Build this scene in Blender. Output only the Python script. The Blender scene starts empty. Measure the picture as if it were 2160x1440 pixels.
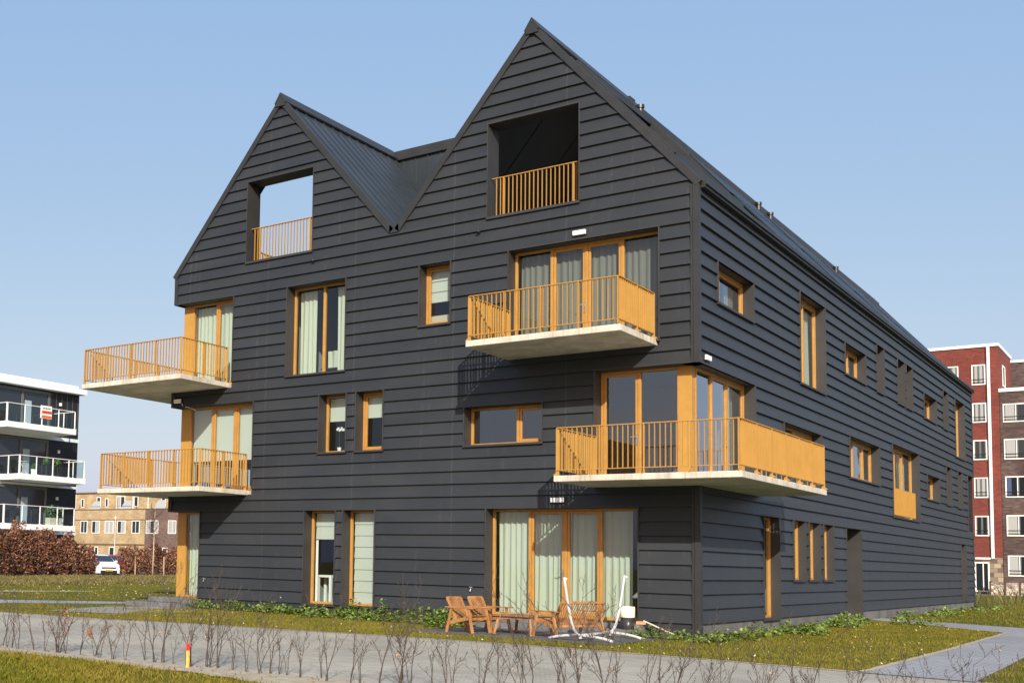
import bpy, bmesh, math, random
import numpy as np
from mathutils import Vector, Matrix, Quaternion
random.seed(7); np.random.seed(7)
PI = math.pi
S = bpy.context.scene
COL = S.collection

# ------------------------------------------------------------------ camera
F_, CX, CY = 2451.84, 585.5, 984.14
YAW, PIT, ROL = 0.67984152, 0.07908605, 0.02319959
CAM = Vector((8.56929, -24.86519, 1.16171))
fwd = Vector((-math.sin(YAW)*math.cos(PIT), math.cos(YAW)*math.cos(PIT), math.sin(PIT)))
rgt = Vector((math.cos(YAW), math.sin(YAW), 0)); upv = rgt.cross(fwd)
r2 = math.cos(ROL)*rgt + math.sin(ROL)*upv
u2 = -math.sin(ROL)*rgt + math.cos(ROL)*upv
cd = bpy.data.cameras.new('camera'); cam = bpy.data.objects.new('camera', cd); COL.objects.link(cam)
M4 = Matrix((r2, u2, -fwd)).transposed().to_4x4(); M4.translation = CAM
cam.matrix_world = M4
cd.sensor_width = 36; cd.lens = 36*F_/2160
cd.shift_x = (1080-CX)/2160; cd.shift_y = (CY-720)/2160
cd.clip_end = 3000; cd.clip_start = 0.1
S.camera = cam

# ------------------------------------------------------------------ light
SUN = Vector((1.44, -2.03, 1.25)).normalized()
EL = math.asin(SUN.z); AZ = math.atan2(SUN.x, SUN.y)
w = bpy.data.worlds.new('World'); S.world = w; w.use_nodes = True
nt = w.node_tree
for n in list(nt.nodes): nt.nodes.remove(n)
sky = nt.nodes.new('ShaderNodeTexSky'); sky.sky_type = 'NISHITA'; sky.sun_disc = False
sky.sun_elevation = EL; sky.sun_rotation = AZ
sky.altitude = 0; sky.air_density = 1.0; sky.dust_density = 2.2; sky.ozone_density = 3.0
bg = nt.nodes.new('ShaderNodeBackground'); bg.inputs[1].default_value = 0.15
out = nt.nodes.new('ShaderNodeOutputWorld')
hm = nt.nodes.new('ShaderNodeVectorMath'); hm.operation = 'MULTIPLY'; hm.inputs[1].default_value = (.70, .40, .12)   # hazy spring sky: clear-sky blue thinned ...
ha = nt.nodes.new('ShaderNodeVectorMath'); ha.operation = 'ADD'; ha.inputs[1].default_value = (.80, 1.67, 3.4)              # ... under an even pale veil
nt.links.new(sky.outputs[0], hm.inputs[0]); nt.links.new(hm.outputs[0], ha.inputs[0]); nt.links.new(ha.outputs[0], bg.inputs[0]); nt.links.new(bg.outputs[0], out.inputs[0])
ld = bpy.data.lights.new('sun', 'SUN'); ld.energy = 4.4; ld.angle = math.radians(0.55); ld.color = (1, 0.95, 0.87)
sun = bpy.data.objects.new('sun', ld); COL.objects.link(sun)
sun.rotation_euler = SUN.to_track_quat('Z', 'Y').to_euler()
S.view_settings.view_transform = 'Standard'; S.view_settings.look = 'None'
S.view_settings.exposure = 0.42; S.view_settings.gamma = 1
try: S.view_settings.use_curve_mapping = False
except Exception: pass
S.render.engine = 'CYCLES'
S.cycles.max_bounces = 8; S.cycles.transparent_max_bounces = 16

# ------------------------------------------------------------------ materials
def mat(name, col, rough=0.6, metal=0.0, spec=0.5, noise=0.0, nscale=4.0, ndetail=4, stretch=(1, 1, 1), col2=None, bump=0.0, bscale=60.0, island=0.0):
    m = bpy.data.materials.new(name); m.use_nodes = True
    t = m.node_tree; b = t.nodes['Principled BSDF']
    b.inputs['Base Color'].default_value = (*col, 1); b.inputs['Roughness'].default_value = rough
    b.inputs['Metallic'].default_value = metal; b.inputs['Specular IOR Level'].default_value = spec
    m['b'] = 1
    tc = None
    if noise or col2 or bump:
        tc = t.nodes.new('ShaderNodeTexCoord'); mp = t.nodes.new('ShaderNodeMapping'); mp.inputs['Scale'].default_value = stretch
        t.links.new(tc.outputs['Object'], mp.inputs[0])
    last = None
    if noise or col2:
        nz = t.nodes.new('ShaderNodeTexNoise'); nz.inputs['Scale'].default_value = nscale; nz.inputs['Detail'].default_value = ndetail
        t.links.new(mp.outputs[0], nz.inputs['Vector'])
        rp = t.nodes.new('ShaderNodeValToRGB'); rp.color_ramp.elements[0].position = 0.32; rp.color_ramp.elements[1].position = 0.68
        c2 = col2 if col2 else tuple(c*(1+noise) for c in col)
        c1 = col if col2 else tuple(c*(1-noise) for c in col)
        rp.color_ramp.elements[0].color = (*c1, 1); rp.color_ramp.elements[1].color = (*c2, 1)
        t.links.new(nz.outputs['Fac'], rp.inputs[0]); t.links.new(rp.outputs[0], b.inputs['Base Color']); last = rp.outputs[0]
    if island:
        g = t.nodes.new('ShaderNodeNewGeometry'); mr = t.nodes.new('ShaderNodeMapRange')
        mr.inputs['To Min'].default_value = 1-island; mr.inputs['To Max'].default_value = 1+island
        t.links.new(g.outputs['Random Per Island'], mr.inputs[0])
        mx = t.nodes.new('ShaderNodeVectorMath'); mx.operation = 'SCALE'
        if last: t.links.new(last, mx.inputs[0])
        else: mx.inputs[0].default_value = col
        t.links.new(mr.outputs[0], mx.inputs['Scale']); t.links.new(mx.outputs[0], b.inputs['Base Color'])
    if bump:
        nb = t.nodes.new('ShaderNodeTexNoise'); nb.inputs['Scale'].default_value = bscale; nb.inputs['Detail'].default_value = 3
        t.links.new(mp.outputs[0], nb.inputs['Vector'])
        bp = t.nodes.new('ShaderNodeBump'); bp.inputs['Strength'].default_value = bump; bp.inputs['Distance'].default_value = 0.02
        t.links.new(nb.outputs['Fac'], bp.inputs['Height']); t.links.new(bp.outputs[0], b.inputs['Normal'])
    return m

def cladding_mat(name, col, axis):
    """powder-coated sheet: faint colour drift, faint vertical sheet joints, chalky run marks"""
    m = mat(name, col, rough=0.5, spec=0.35)
    t = m.node_tree; b = t.nodes['Principled BSDF']; L = t.links.new
    tc = t.nodes.new('ShaderNodeTexCoord')
    mp = t.nodes.new('ShaderNodeMapping'); mp.inputs['Scale'].default_value = (0.35, 0.35, 0.9)
    L(tc.outputs['Object'], mp.inputs[0])
    n1 = t.nodes.new('ShaderNodeTexNoise'); n1.inputs['Scale'].default_value = 1.6; n1.inputs['Detail'].default_value = 3; L(mp.outputs[0], n1.inputs['Vector'])
    rp = t.nodes.new('ShaderNodeValToRGB'); rp.color_ramp.elements[0].position = .3; rp.color_ramp.elements[1].position = .7
    rp.color_ramp.elements[0].color = (col[0]*.87, col[1]*.89, col[2]*.93, 1); rp.color_ramp.elements[1].color = (col[0]*1.12, col[1]*1.09, col[2]*1.06, 1)
    L(n1.outputs['Fac'], rp.inputs[0])
    mp2 = t.nodes.new('ShaderNodeMapping'); mp2.inputs['Scale'].default_value = (9, 9, 0.35); L(tc.outputs['Object'], mp2.inputs[0])
    n2 = t.nodes.new('ShaderNodeTexNoise'); n2.inputs['Scale'].default_value = 1.0; n2.inputs['Detail'].default_value = 5; L(mp2.outputs[0], n2.inputs['Vector'])
    r2_ = t.nodes.new('ShaderNodeValToRGB'); r2_.color_ramp.elements[0].position = .62; r2_.color_ramp.elements[1].position = .84
    r2_.color_ramp.elements[0].color = (0, 0, 0, 1); r2_.color_ramp.elements[1].color = (.28, .28, .28, 1); L(n2.outputs['Fac'], r2_.inputs[0])
    sp = t.nodes.new('ShaderNodeSeparateXYZ'); L(tc.outputs['Object'], sp.inputs[0])
    mm = t.nodes.new('ShaderNodeMath'); mm.operation = 'PINGPONG'; mm.inputs[1].default_value = 1.5; L(sp.outputs[axis], mm.inputs[0])
    lt = t.nodes.new('ShaderNodeMath'); lt.operation = 'LESS_THAN'; lt.inputs[1].default_value = 0.006; L(mm.outputs[0], lt.inputs[0])
    n3 = t.nodes.new('ShaderNodeTexNoise'); n3.inputs['Scale'].default_value = 1.1; L(tc.outputs['Object'], n3.inputs['Vector'])
    ml = t.nodes.new('ShaderNodeMath'); ml.operation = 'MULTIPLY'; L(lt.outputs[0], ml.inputs[0]); L(n3.outputs['Fac'], ml.inputs[1])
    ad = t.nodes.new('ShaderNodeMath'); ad.operation = 'ADD'; ad.use_clamp = True; L(ml.outputs[0], ad.inputs[0]); L(r2_.outputs[0], ad.inputs[1])
    mx = t.nodes.new('ShaderNodeMixRGB'); mx.inputs[2].default_value = (0.16, 0.155, 0.15, 1); L(rp.outputs[0], mx.inputs[1])
    s2 = t.nodes.new('ShaderNodeMath'); s2.operation = 'MULTIPLY'; s2.inputs[1].default_value = .55; L(ad.outputs[0], s2.inputs[0]); L(s2.outputs[0], mx.inputs[0])
    gi = t.nodes.new('ShaderNodeNewGeometry'); mi = t.nodes.new('ShaderNodeMapRange'); mi.inputs['To Min'].default_value = .91; mi.inputs['To Max'].default_value = 1.09
    L(gi.outputs['Random Per Island'], mi.inputs[0]); vi = t.nodes.new('ShaderNodeVectorMath'); vi.operation = 'SCALE'; L(mx.outputs[0], vi.inputs[0]); L(mi.outputs[0], vi.inputs['Scale'])
    L(vi.outputs[0], b.inputs['Base Color'])
    rr = t.nodes.new('ShaderNodeMapRange'); rr.inputs['To Min'].default_value = .42; rr.inputs['To Max'].default_value = .6; L(n1.outputs['Fac'], rr.inputs[0]); L(rr.outputs[0], b.inputs['Roughness'])
    nb = t.nodes.new('ShaderNodeTexNoise'); nb.inputs['Scale'].default_value = 1.6; nb.inputs['Detail'].default_value = 1; L(tc.outputs['Object'], nb.inputs['Vector'])
    bp = t.nodes.new('ShaderNodeBump'); bp.inputs['Strength'].default_value = .25; bp.inputs['Distance'].default_value = .03; L(nb.outputs['Fac'], bp.inputs['Height']); L(bp.outputs[0], b.inputs['Normal'])
    return m

def brick_mat(name, c1, c2, mortar, bw=0.22, bh=0.07, swap=False, flat=False, offs=0.5, mort=0.012, sq=None, nz=.25):
    m = mat(name, c1, rough=.85, spec=.25)
    t = m.node_tree; b = t.nodes['Principled BSDF']; L = t.links.new
    tc = t.nodes.new('ShaderNodeTexCoord'); sp = t.nodes.new('ShaderNodeSeparateXYZ'); cb = t.nodes.new('ShaderNodeCombineXYZ')
    L(tc.outputs['Object'], sp.inputs[0])
    if flat:
        L(sp.outputs[1 if swap else 0], cb.inputs[0]); L(sp.outputs[0 if swap else 1], cb.inputs[1])
    else:
        ad = t.nodes.new('ShaderNodeMath'); ad.operation = 'ADD'; L(sp.outputs[0], ad.inputs[0]); L(sp.outputs[1], ad.inputs[1])
        L(ad.outputs[0], cb.inputs[0]); L(sp.outputs[2], cb.inputs[1])
    br = t.nodes.new('ShaderNodeTexBrick'); br.inputs['Scale'].default_value = 1; br.inputs['Brick Width'].default_value = bw; br.inputs['Row Height'].default_value = bh
    br.inputs['Mortar Size'].default_value = mort; br.inputs['Color1'].default_value = (*c1, 1); br.inputs['Color2'].default_value = (*c2, 1); br.inputs['Mortar'].default_value = (*mortar, 1)
    br.offset = offs; L(cb.outputs[0], br.inputs['Vector'])
    n = t.nodes.new('ShaderNodeTexNoise'); n.inputs['Scale'].default_value = .5; n.inputs['Detail'].default_value = 6; L(tc.outputs['Object'], n.inputs['Vector'])
    mr = t.nodes.new('ShaderNodeMapRange'); mr.inputs['From Min'].default_value = .3; mr.inputs['From Max'].default_value = .7; mr.inputs['To Min'].default_value = 1-nz; mr.inputs['To Max'].default_value = 1+nz; L(n.outputs['Fac'], mr.inputs[0])
    vm = t.nodes.new('ShaderNodeVectorMath'); vm.operation = 'SCALE'; L(br.outputs['Color'], vm.inputs[0]); L(mr.outputs[0], vm.inputs['Scale'])
    L(vm.outputs[0], b.inputs['Base Color'])
    return m

def glass_mat(name, tint=(.80, .87, .84), refl=1.0, base=0.06):
    m = bpy.data.materials.new(name); m.use_nodes = True; t = m.node_tree
    for n in list(t.nodes): t.nodes.remove(n)
    o = t.nodes.new('ShaderNodeOutputMaterial'); tr = t.nodes.new('ShaderNodeBsdfTransparent'); tr.inputs[0].default_value = (*tint, 1)
    gl = t.nodes.new('ShaderNodeBsdfGlossy'); gl.inputs['Roughness'].default_value = 0.015; gl.inputs[0].default_value = (.95, .97, 1, 1)
    lf_ = t.nodes.new('ShaderNodeLayerWeight'); lf_.inputs['Blend'].default_value = .5
    lw = t.nodes.new('ShaderNodeMath'); lw.operation = 'POWER'; lw.inputs[1].default_value = 3.6; t.links.new(lf_.outputs['Facing'], lw.inputs[0])
    ma = t.nodes.new('ShaderNodeMath'); ma.operation = 'MULTIPLY_ADD'; ma.inputs[1].default_value = refl; ma.inputs[2].default_value = base; ma.use_clamp = True
    t.links.new(lw.outputs[0], ma.inputs[0])
    mx = t.nodes.new('ShaderNodeMixShader'); t.links.new(ma.outputs[0], mx.inputs[0]); t.links.new(tr.outputs[0], mx.inputs[1]); t.links.new(gl.outputs[0], mx.inputs[2])
    tc = t.nodes.new('ShaderNodeTexCoord'); nb = t.nodes.new('ShaderNodeTexNoise'); nb.inputs['Scale'].default_value = .9
    t.links.new(tc.outputs['Object'], nb.inputs['Vector']); bp = t.nodes.new('ShaderNodeBump'); bp.inputs['Strength'].default_value = .12; bp.inputs['Distance'].default_value = .02
    t.links.new(nb.outputs['Fac'], bp.inputs['Height']); t.links.new(bp.outputs[0], gl.inputs['Normal'])
    t.links.new(mx.outputs[0], o.inputs[0]); return m

def cloth_mat(name, col, transl=.35):
    m = bpy.data.materials.new(name); m.use_nodes = True; t = m.node_tree
    b = t.nodes['Principled BSDF']; b.inputs['Base Color'].default_value = (*col, 1); b.inputs['Roughness'].default_value = .9; b.inputs['Specular IOR Level'].default_value = .1
    tr = t.nodes.new('ShaderNodeBsdfTranslucent'); tr.inputs[0].default_value = (*col, 1); mx = t.nodes.new('ShaderNodeMixShader'); mx.inputs[0].default_value = transl
    o = [n for n in t.nodes if n.type == 'OUTPUT_MATERIAL'][0]
    t.links.new(b.outputs[0], mx.inputs[1]); t.links.new(tr.outputs[0], mx.inputs[2]); t.links.new(mx.outputs[0], o.inputs[0]); return m

DARK = (0.0262, 0.0298, 0.0338)
m_cladA = cladding_mat('anthracite_cladding_front', DARK, 0)
m_cladB = cladding_mat('anthracite_cladding_side', DARK, 1)
m_trim = mat('anthracite_trim', (0.0275, 0.0290, 0.0305), rough=.5, spec=.35, noise=.12, nscale=2)
m_roof = mat('anthracite_roof_sheet', (0.026, 0.033, 0.039), rough=.42, spec=.5, noise=.16, nscale=1.2, stretch=(1, 1, .5))
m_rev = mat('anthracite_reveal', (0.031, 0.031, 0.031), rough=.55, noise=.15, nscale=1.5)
m_oran = mat('ochre_coated_steel', (0.41, 0.225, 0.050), rough=.5, spec=.3, noise=.06, nscale=3)
m_frame = mat('ochre_painted_frame', (0.40, 0.208, 0.048), rough=.45, spec=.35, noise=.08, nscale=5)
m_conc = mat('balcony_concrete', (0.53, 0.50, 0.42), rough=.85, spec=.2, noise=.2, nscale=2.2, ndetail=8, bump=.15, bscale=90)
_t = m_conc.node_tree; _L = _t.links.new
_tc = _t.nodes.new('ShaderNodeTexCoord'); _mp = _t.nodes.new('ShaderNodeMapping'); _mp.inputs['Scale'].default_value = (14, 14, .6); _L(_tc.outputs['Object'], _mp.inputs[0])
_n = _t.nodes.new('ShaderNodeTexNoise'); _n.inputs['Scale'].default_value = 1; _n.inputs['Detail'].default_value = 5; _L(_mp.outputs[0], _n.inputs['Vector'])
_r = _t.nodes.new('ShaderNodeValToRGB'); _r.color_ramp.elements[0].position = .50; _r.color_ramp.elements[1].position = .72; _r.color_ramp.elements[0].color = (1, 1, 1, 1); _r.color_ramp.elements[1].color = (.80, .76, .68, 1); _L(_n.outputs['Fac'], _r.inputs[0])
_b = _t.nodes['Principled BSDF']; _src = _b.inputs['Base Color'].links[0].from_socket; _m = _t.nodes.new('ShaderNodeMixRGB'); _m.blend_type = 'MULTIPLY'; _m.inputs[0].default_value = 1
_L(_src, _m.inputs[1]); _L(_r.outputs[0], _m.inputs[2]); _L(_m.outputs[0], _b.inputs['Base Color'])
m_step = mat('grey_concrete_step', (0.13, 0.13, 0.13), rough=.9, noise=.2, nscale=6)
m_glass = glass_mat('window_glass')
m_glassR = glass_mat('reflective_window_glass', tint=(.55, .6, .6), refl=1.25, base=.14)
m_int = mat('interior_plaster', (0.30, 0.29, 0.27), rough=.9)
m_intf = mat('interior_floor', (0.14, 0.10, 0.07), rough=.6)
m_curt = cloth_mat('pale_curtain', (0.66, 0.69, 0.58), .3)
m_curtg = cloth_mat('grey_curtain', (0.22, 0.21, 0.19), .2)
m_blind = cloth_mat('white_roller_blind', (0.66, 0.68, 0.63), .25)
m_white = mat('white_plastic', (0.82, 0.82, 0.80), rough=.4)
m_black = mat('black_plastic', (0.02, 0.02, 0.022), rough=.4)
m_steel = mat('brushed_steel', (0.6, 0.6, 0.58), rough=.3, metal=.9)
m_plinth = mat('weathered_plinth', (0.085, 0.088, 0.09), rough=.8, col2=(0.15, 0.15, 0.145), nscale=1.4, stretch=(1, 1, .6), ndetail=7)
m_pan = mat('solar_glass', (0.012, 0.016, 0.02), rough=.45, spec=.3)

# ------------------------------------------------------------------ mesh builder
SITE = None   # optional vertex transform, scales the distant block about the camera
class MB:
    def __init__(s): s.v = []; s.f = []
    def quad(s, *p):
        n = len(s.v); s.v += [tuple(q) for q in p]; s.f.append(tuple(range(n, n+len(p))))
    def box(s, a, b):
        x0, y0, z0 = (min(a[i], b[i]) for i in range(3)); x1, y1, z1 = (max(a[i], b[i]) for i in range(3))
        n = len(s.v)
        s.v += [(x0,y0,z0),(x1,y0,z0),(x1,y1,z0),(x0,y1,z0),(x0,y0,z1),(x1,y0,z1),(x1,y1,z1),(x0,y1,z1)]
        s.f += [(n,n+3,n+2,n+1),(n+4,n+5,n+6,n+7),(n,n+1,n+5,n+4),(n+1,n+2,n+6,n+5),(n+2,n+3,n+7,n+6),(n+3,n,n+4,n+7)]
    def beam(s, a, b, wx, wz, up=(0, 0, 1)):
        a = Vector(a); b = Vector(b); d = (b-a).normalized(); u = Vector(up)
        if abs(d.dot(u)) > .99: u = Vector((0, 1, 0))
        x = d.cross(u).normalized()*wx/2; z = x.cross(d).normalized()*wz/2
        n = len(s.v)
        for p in (a, b):
            for q in (-x-z, x-z, x+z, -x+z): s.v.append(tuple(p+q))
        s.f += [(n,n+1,n+2,n+3),(n+7,n+6,n+5,n+4)]+[(n+i, n+4+i, n+4+(i+1)%4, n+(i+1)%4) for i in range(4)]
    def prism(s, pts, off):
        n = len(s.v); k = len(pts); o = Vector(off)
        s.v += [tuple(p) for p in pts]+[tuple(Vector(p)+o) for p in pts]
        s.f += [tuple(range(n, n+k)), tuple(range(n+2*k-1, n+k-1, -1))]+[(n+i, n+k+i, n+k+(i+1)%k, n+(i+1)%k) for i in range(k)]
    def tube(s, pts, r, k=8, cap=True):
        pts = [Vector(p) for p in pts]; rs = r if isinstance(r, (list, tuple)) else [r]*len(pts)
        n0 = len(s.v); ref = None
        for i, p in enumerate(pts):
            d = (pts[min(i+1, len(pts)-1)]-pts[max(i-1, 0)]).normalized()
            if ref is None or abs(ref.dot(d)) > .98: ref = Vector((0, 0, 1)) if abs(d.z) < .9 else Vector((1, 0, 0))
            x = d.cross(ref).normalized(); y = d.cross(x).normalized(); ref = x.cross(d) if abs(x.cross(d).dot(d)) < .9 else ref
            for j in range(k):
                a = 2*PI*j/k; s.v.append(tuple(p+(x*math.cos(a)+y*math.sin(a))*rs[i]))
        for i in range(len(pts)-1):
            for j in range(k):
                s.f.append((n0+i*k+j, n0+i*k+(j+1)%k, n0+(i+1)*k+(j+1)%k, n0+(i+1)*k+j))
        if cap:
            s.f.append(tuple(n0+j for j in range(k))[::-1]); s.f.append(tuple(n0+(len(pts)-1)*k+j for j in range(k)))
    def lathe(s, c, prof, k=20):
        n0 = len(s.v)
        for r, z in prof:
            for j in range(k):
                a = 2*PI*j/k; s.v.append((c[0]+r*math.cos(a), c[1]+r*math.sin(a), c[2]+z))
        for i in range(len(prof)-1):
            for j in range(k): s.f.append((n0+i*k+j, n0+i*k+(j+1)%k, n0+(i+1)*k+(j+1)%k, n0+(i+1)*k+j))
        s.f.append(tuple(n0+j for j in range(k))[::-1]); s.f.append(tuple(n0+(len(prof)-1)*k+j for j in range(k)))
    def build(s, name, m, parent=None, smooth=False, bevel=0, M=None):
        if SITE is not None: s.v = [SITE(p) for p in s.v]
        me = bpy.data.meshes.new(name); me.from_pydata(s.v, [], s.f); me.update()
        if M is not None: me.transform(M)
        bm = bmesh.new(); bm.from_mesh(me); bmesh.ops.recalc_face_normals(bm, faces=bm.faces); bm.to_mesh(me); bm.free()
        me.materials.append(m)
        if smooth:
            for p in me.polygons: p.use_smooth = True
        o = bpy.data.objects.new(name, me); COL.objects.link(o)
        if parent: o.parent = parent; o.matrix_parent_inverse = Matrix.Translation(-root_loc(parent))
        if bevel:
            b = o.modifiers.new('bevel', 'BEVEL'); b.width = bevel; b.segments = 2; b.limit_method = 'ANGLE'
        return o
def root_loc(p):
    return Vector(p.location) if p.parent is None else Vector((0, 0, 0))   # parts sit at world origin already
def tag(o, label=None, cat=None, group=None, kind=None):
    if label: o['label'] = label
    if cat: o['category'] = cat
    if group: o['group'] = group
    if kind: o['kind'] = kind
    return o
def thing(name, loc, label, cat, group=None):
    o = bpy.data.objects.new(name, None); COL.objects.link(o); o.location = loc; o.empty_display_size = .2
    return tag(o, label, cat, group)
G0 = -0.30   # ground level

# ------------------------------------------------------------------ ground sheets
def polygon(name, pts, z, m, kind='structure', label=None, cat=None, div=0):
    me = bpy.data.meshes.new(name)
    me.from_pydata([(x, y, z) for x, y in pts], [], [tuple(range(len(pts)))]); me.materials.append(m)
    o = bpy.data.objects.new(name, me); COL.objects.link(o); tag(o, label, cat, None, kind); return o
def grass_ground():
    m = mat('lawn_soil', (0.105, 0.105, 0.030), rough=.95, spec=.1)
    t = m.node_tree; b = t.nodes['Principled BSDF']; L = t.links.new; tc = t.nodes.new('ShaderNodeTexCoord')
    n1 = t.nodes.new('ShaderNodeTexNoise'); n1.inputs['Scale'].default_value = .45; n1.inputs['Detail'].default_value = 8; n1.inputs['Roughness'].default_value = .65; L(tc.outputs['Object'], n1.inputs['Vector'])
    r = t.nodes.new('ShaderNodeValToRGB'); e = r.color_ramp.elements
    e[0].position = .35; e[0].color = (0.075, 0.095, 0.010, 1); e[1].position = .65; e[1].color = (0.15, 0.125, 0.03, 1)
    k = r.color_ramp.elements.new(.5); k.color = (0.105, 0.112, 0.014, 1)
    L(n1.outputs['Fac'], r.inputs[0])
    n2 = t.nodes.new('ShaderNodeTexNoise'); n2.inputs['Scale'].default_value = 28; n2.inputs['Detail'].default_value = 4; L(tc.outputs['Object'], n2.inputs['Vector'])
    mr = t.nodes.new('ShaderNodeMapRange'); mr.inputs['From Min'].default_value = .3; mr.inputs['From Max'].default_value = .7; mr.inputs['To Min'].default_value = .6; mr.inputs['To Max'].default_value = 1.35; L(n2.outputs['Fac'], mr.inputs[0])
    vm = t.nodes.new('ShaderNodeVectorMath'); vm.operation = 'SCALE'; L(r.outputs[0], vm.inputs[0]); L(mr.outputs[0], vm.inputs['Scale']); L(vm.outputs[0], b.inputs['Base Color'])
    bp = t.nodes.new('ShaderNodeBump'); bp.inputs['Strength'].default_value = .8; bp.inputs['Distance'].default_value = .04; L(n2.outputs['Fac'], bp.inputs['Height']); L(bp.outputs[0], b.inputs['Normal'])
    return m
m_lawn = grass_ground()
polygon('ground', [(-900, -900), (900, -900), (900, 900), (-900, 900)], G0, m_lawn)
m_road = brick_mat('pale_paver_road', (0.33, 0.305, 0.245), (0.44, 0.41, 0.335), (0.25, 0.235, 0.19), .21, .07, flat=True, mort=.009, nz=.17)
m_path = brick_mat('grey_paver_path', (0.19, 0.20, 0.22), (0.265, 0.275, 0.295), (0.42, 0.41, 0.38), .21, .105, flat=True, mort=.010, nz=.12)
m_sand = mat('sandy_soil', (0.46, 0.40, 0.29), rough=.95, col2=(0.31, 0.26, 0.17), nscale=9, ndetail=8, bump=.6, bscale=35)
m_dirt = mat('dry_soil', (0.15, 0.12, 0.06), rough=.95, col2=(0.10, 0.10, 0.03), nscale=3, ndetail=8, bump=.6, bscale=20)
roadtop = [(-60, -9.0), (-25, -7.3), (-14.91, -6.62), (-11.26, -6.5), (-9.18, -5.95), (-6.55, -5.78), (-4.38, -5.45), (-1.36, -5.38), (.5, -5.48), (2.93, -5.79), (4.53, -6.05), (8, -6.3), (60, -9)]
roadlow = [(60, -16), (8, -13.9), (3, -13.2), (.64, -13.1), (-.67, -13.3), (-1.58, -13.4), (-2.87, -13.45), (-4.15, -13.45), (-6.2, -13.35), (-12, -13.4), (-60, -15)]
polygon('road', roadtop+roadlow, G0+.004, m_road)
def jag(pts, amp, step=.25):
    o = []
    for (x0, y0), (x1, y1) in zip(pts, pts[1:]):
        n = max(1, int(math.hypot(x1-x0, y1-y0)/step))
        for i in range(n): t = i/n; o.append((x0+(x1-x0)*t+random.uniform(-amp, amp)*.5, y0+(y1-y0)*t+random.uniform(-amp, amp)))
    o.append(pts[-1]); return o
lowtop = jag([(-12, -13.36), (-6.2, -13.3), (-2.87, -13.38), (-.67, -13.22), (.64, -13.0), (3, -13.1), (9, -13.9)], .04)
lowbot = jag([(9, -15.2), (3, -14.4), (.5, -14.5), (-.57, -14.12), (-1.97, -13.95), (-3.85, -13.85), (-5.77, -13.93), (-12, -14.1)], .12)
polygon('sand_strip', lowtop+lowbot, G0+.008, m_sand)
polygon('sand_edge', jag([(-14.9, -6.6), (-11.26, -6.45), (-9.18, -5.9), (-6.55, -5.72), (-4.38, -5.4), (-1.36, -5.3), (.5, -5.42), (2.93, -5.72), (4.5, -5.95)], .02)+jag([(4.5, -6.15), (2.93, -5.86), (.5, -5.55), (-1.36, -5.45), (-4.38, -5.52), (-6.55, -5.85), (-9.18, -6.02), (-11.26, -6.57), (-14.9, -6.7)], .02), G0+.010, m_sand)
polygon('path', [(4.46, -6.15), (4.46, .85), (4.32, 10.2), (0.05, 15.2), (.05, 16.9), (.4, 16.9), (4.3, 14.0), (14, 9.0), (30, 4), (30, -4), (5.82, .3), (5.95, -6.35)], G0+.014, m_path)
polygon('path_edge_sand', jag([(4.40, -6.0), (4.40, .85), (4.26, 10.2), (.3, 14.8)], .03)+jag([(.5, 14.9), (4.36, 10.3), (4.52, .85), (4.52, -6.0)], .03), G0+.018, m_sand)
polygon('garden_path', [(-40, -4.6), (-21.1, -1.9), (-17.5, 2.0), (-15.9, 7.0), (-15.9, 4.0), (-16.3, 1.8), (-19.1, -3.4), (-24, -6.2), (-40, -8.4)], G0+.006, m_path)
polygon('side_path', [(-14.90, -5.12), (-15.56, -3.74), (-16.04, -2.00), (-15.60, -0.48), (-16.6, -.6), (-14.3, -.6), (-13.84, -0.32), (-12.48, -2.36), (-12.94, -4.47)], G0+.010, m_path)
m_patio = brick_mat('dark_paver_patio', (0.10, 0.10, 0.10), (0.14, 0.14, 0.135), (0.075, 0.072, 0.065), .3, .3, flat=True, offs=0, mort=.006)
polygon('patio', [(-4.95, -3.75), (-.30, -3.9), (-.30, 0), (-4.95, 0)], G0+.012, m_patio)
polygon('sand_patch', jag([(-29.5, -.5), (-27.2, 3.2), (-26.4, 6.8)], .25, .5)+jag([(-27.0, 7.2), (-28.2, 3.4), (-31.0, -.6)], .3, .5), G0+.007, m_sand)
polygon('bare_soil', jag([(-75, 17), (-44, 14), (-46, 22), (-43, 40), (-50, 60)], .5, 1.5)+[(-95, 60), (-95, 20)], G0+.005, m_dirt)
m_asph = mat('parking_asphalt', (0.09, 0.09, 0.09), rough=.9, noise=.15, nscale=3)
polygon('parking_road', [(-130, 28), (-52, 24), (-51, 60), (-60, 74), (-130, 74)], G0+.010, m_asph)
polygon('pavement', [(-12, 76), (20, 72), (20, 79), (-12, 80)], G0+.010, mat('pavement_grey', (.2, .2, .2), rough=.9, noise=.1))

# ------------------------------------------------------------------ main building
BX0, BY1 = -15.55, 36.03
house = thing('apartment_building', (-7.8, 18, G0), 'anthracite clapboard apartment building with two pointed gables, ochre window frames and corner balconies', 'building')
dz = .31
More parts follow.
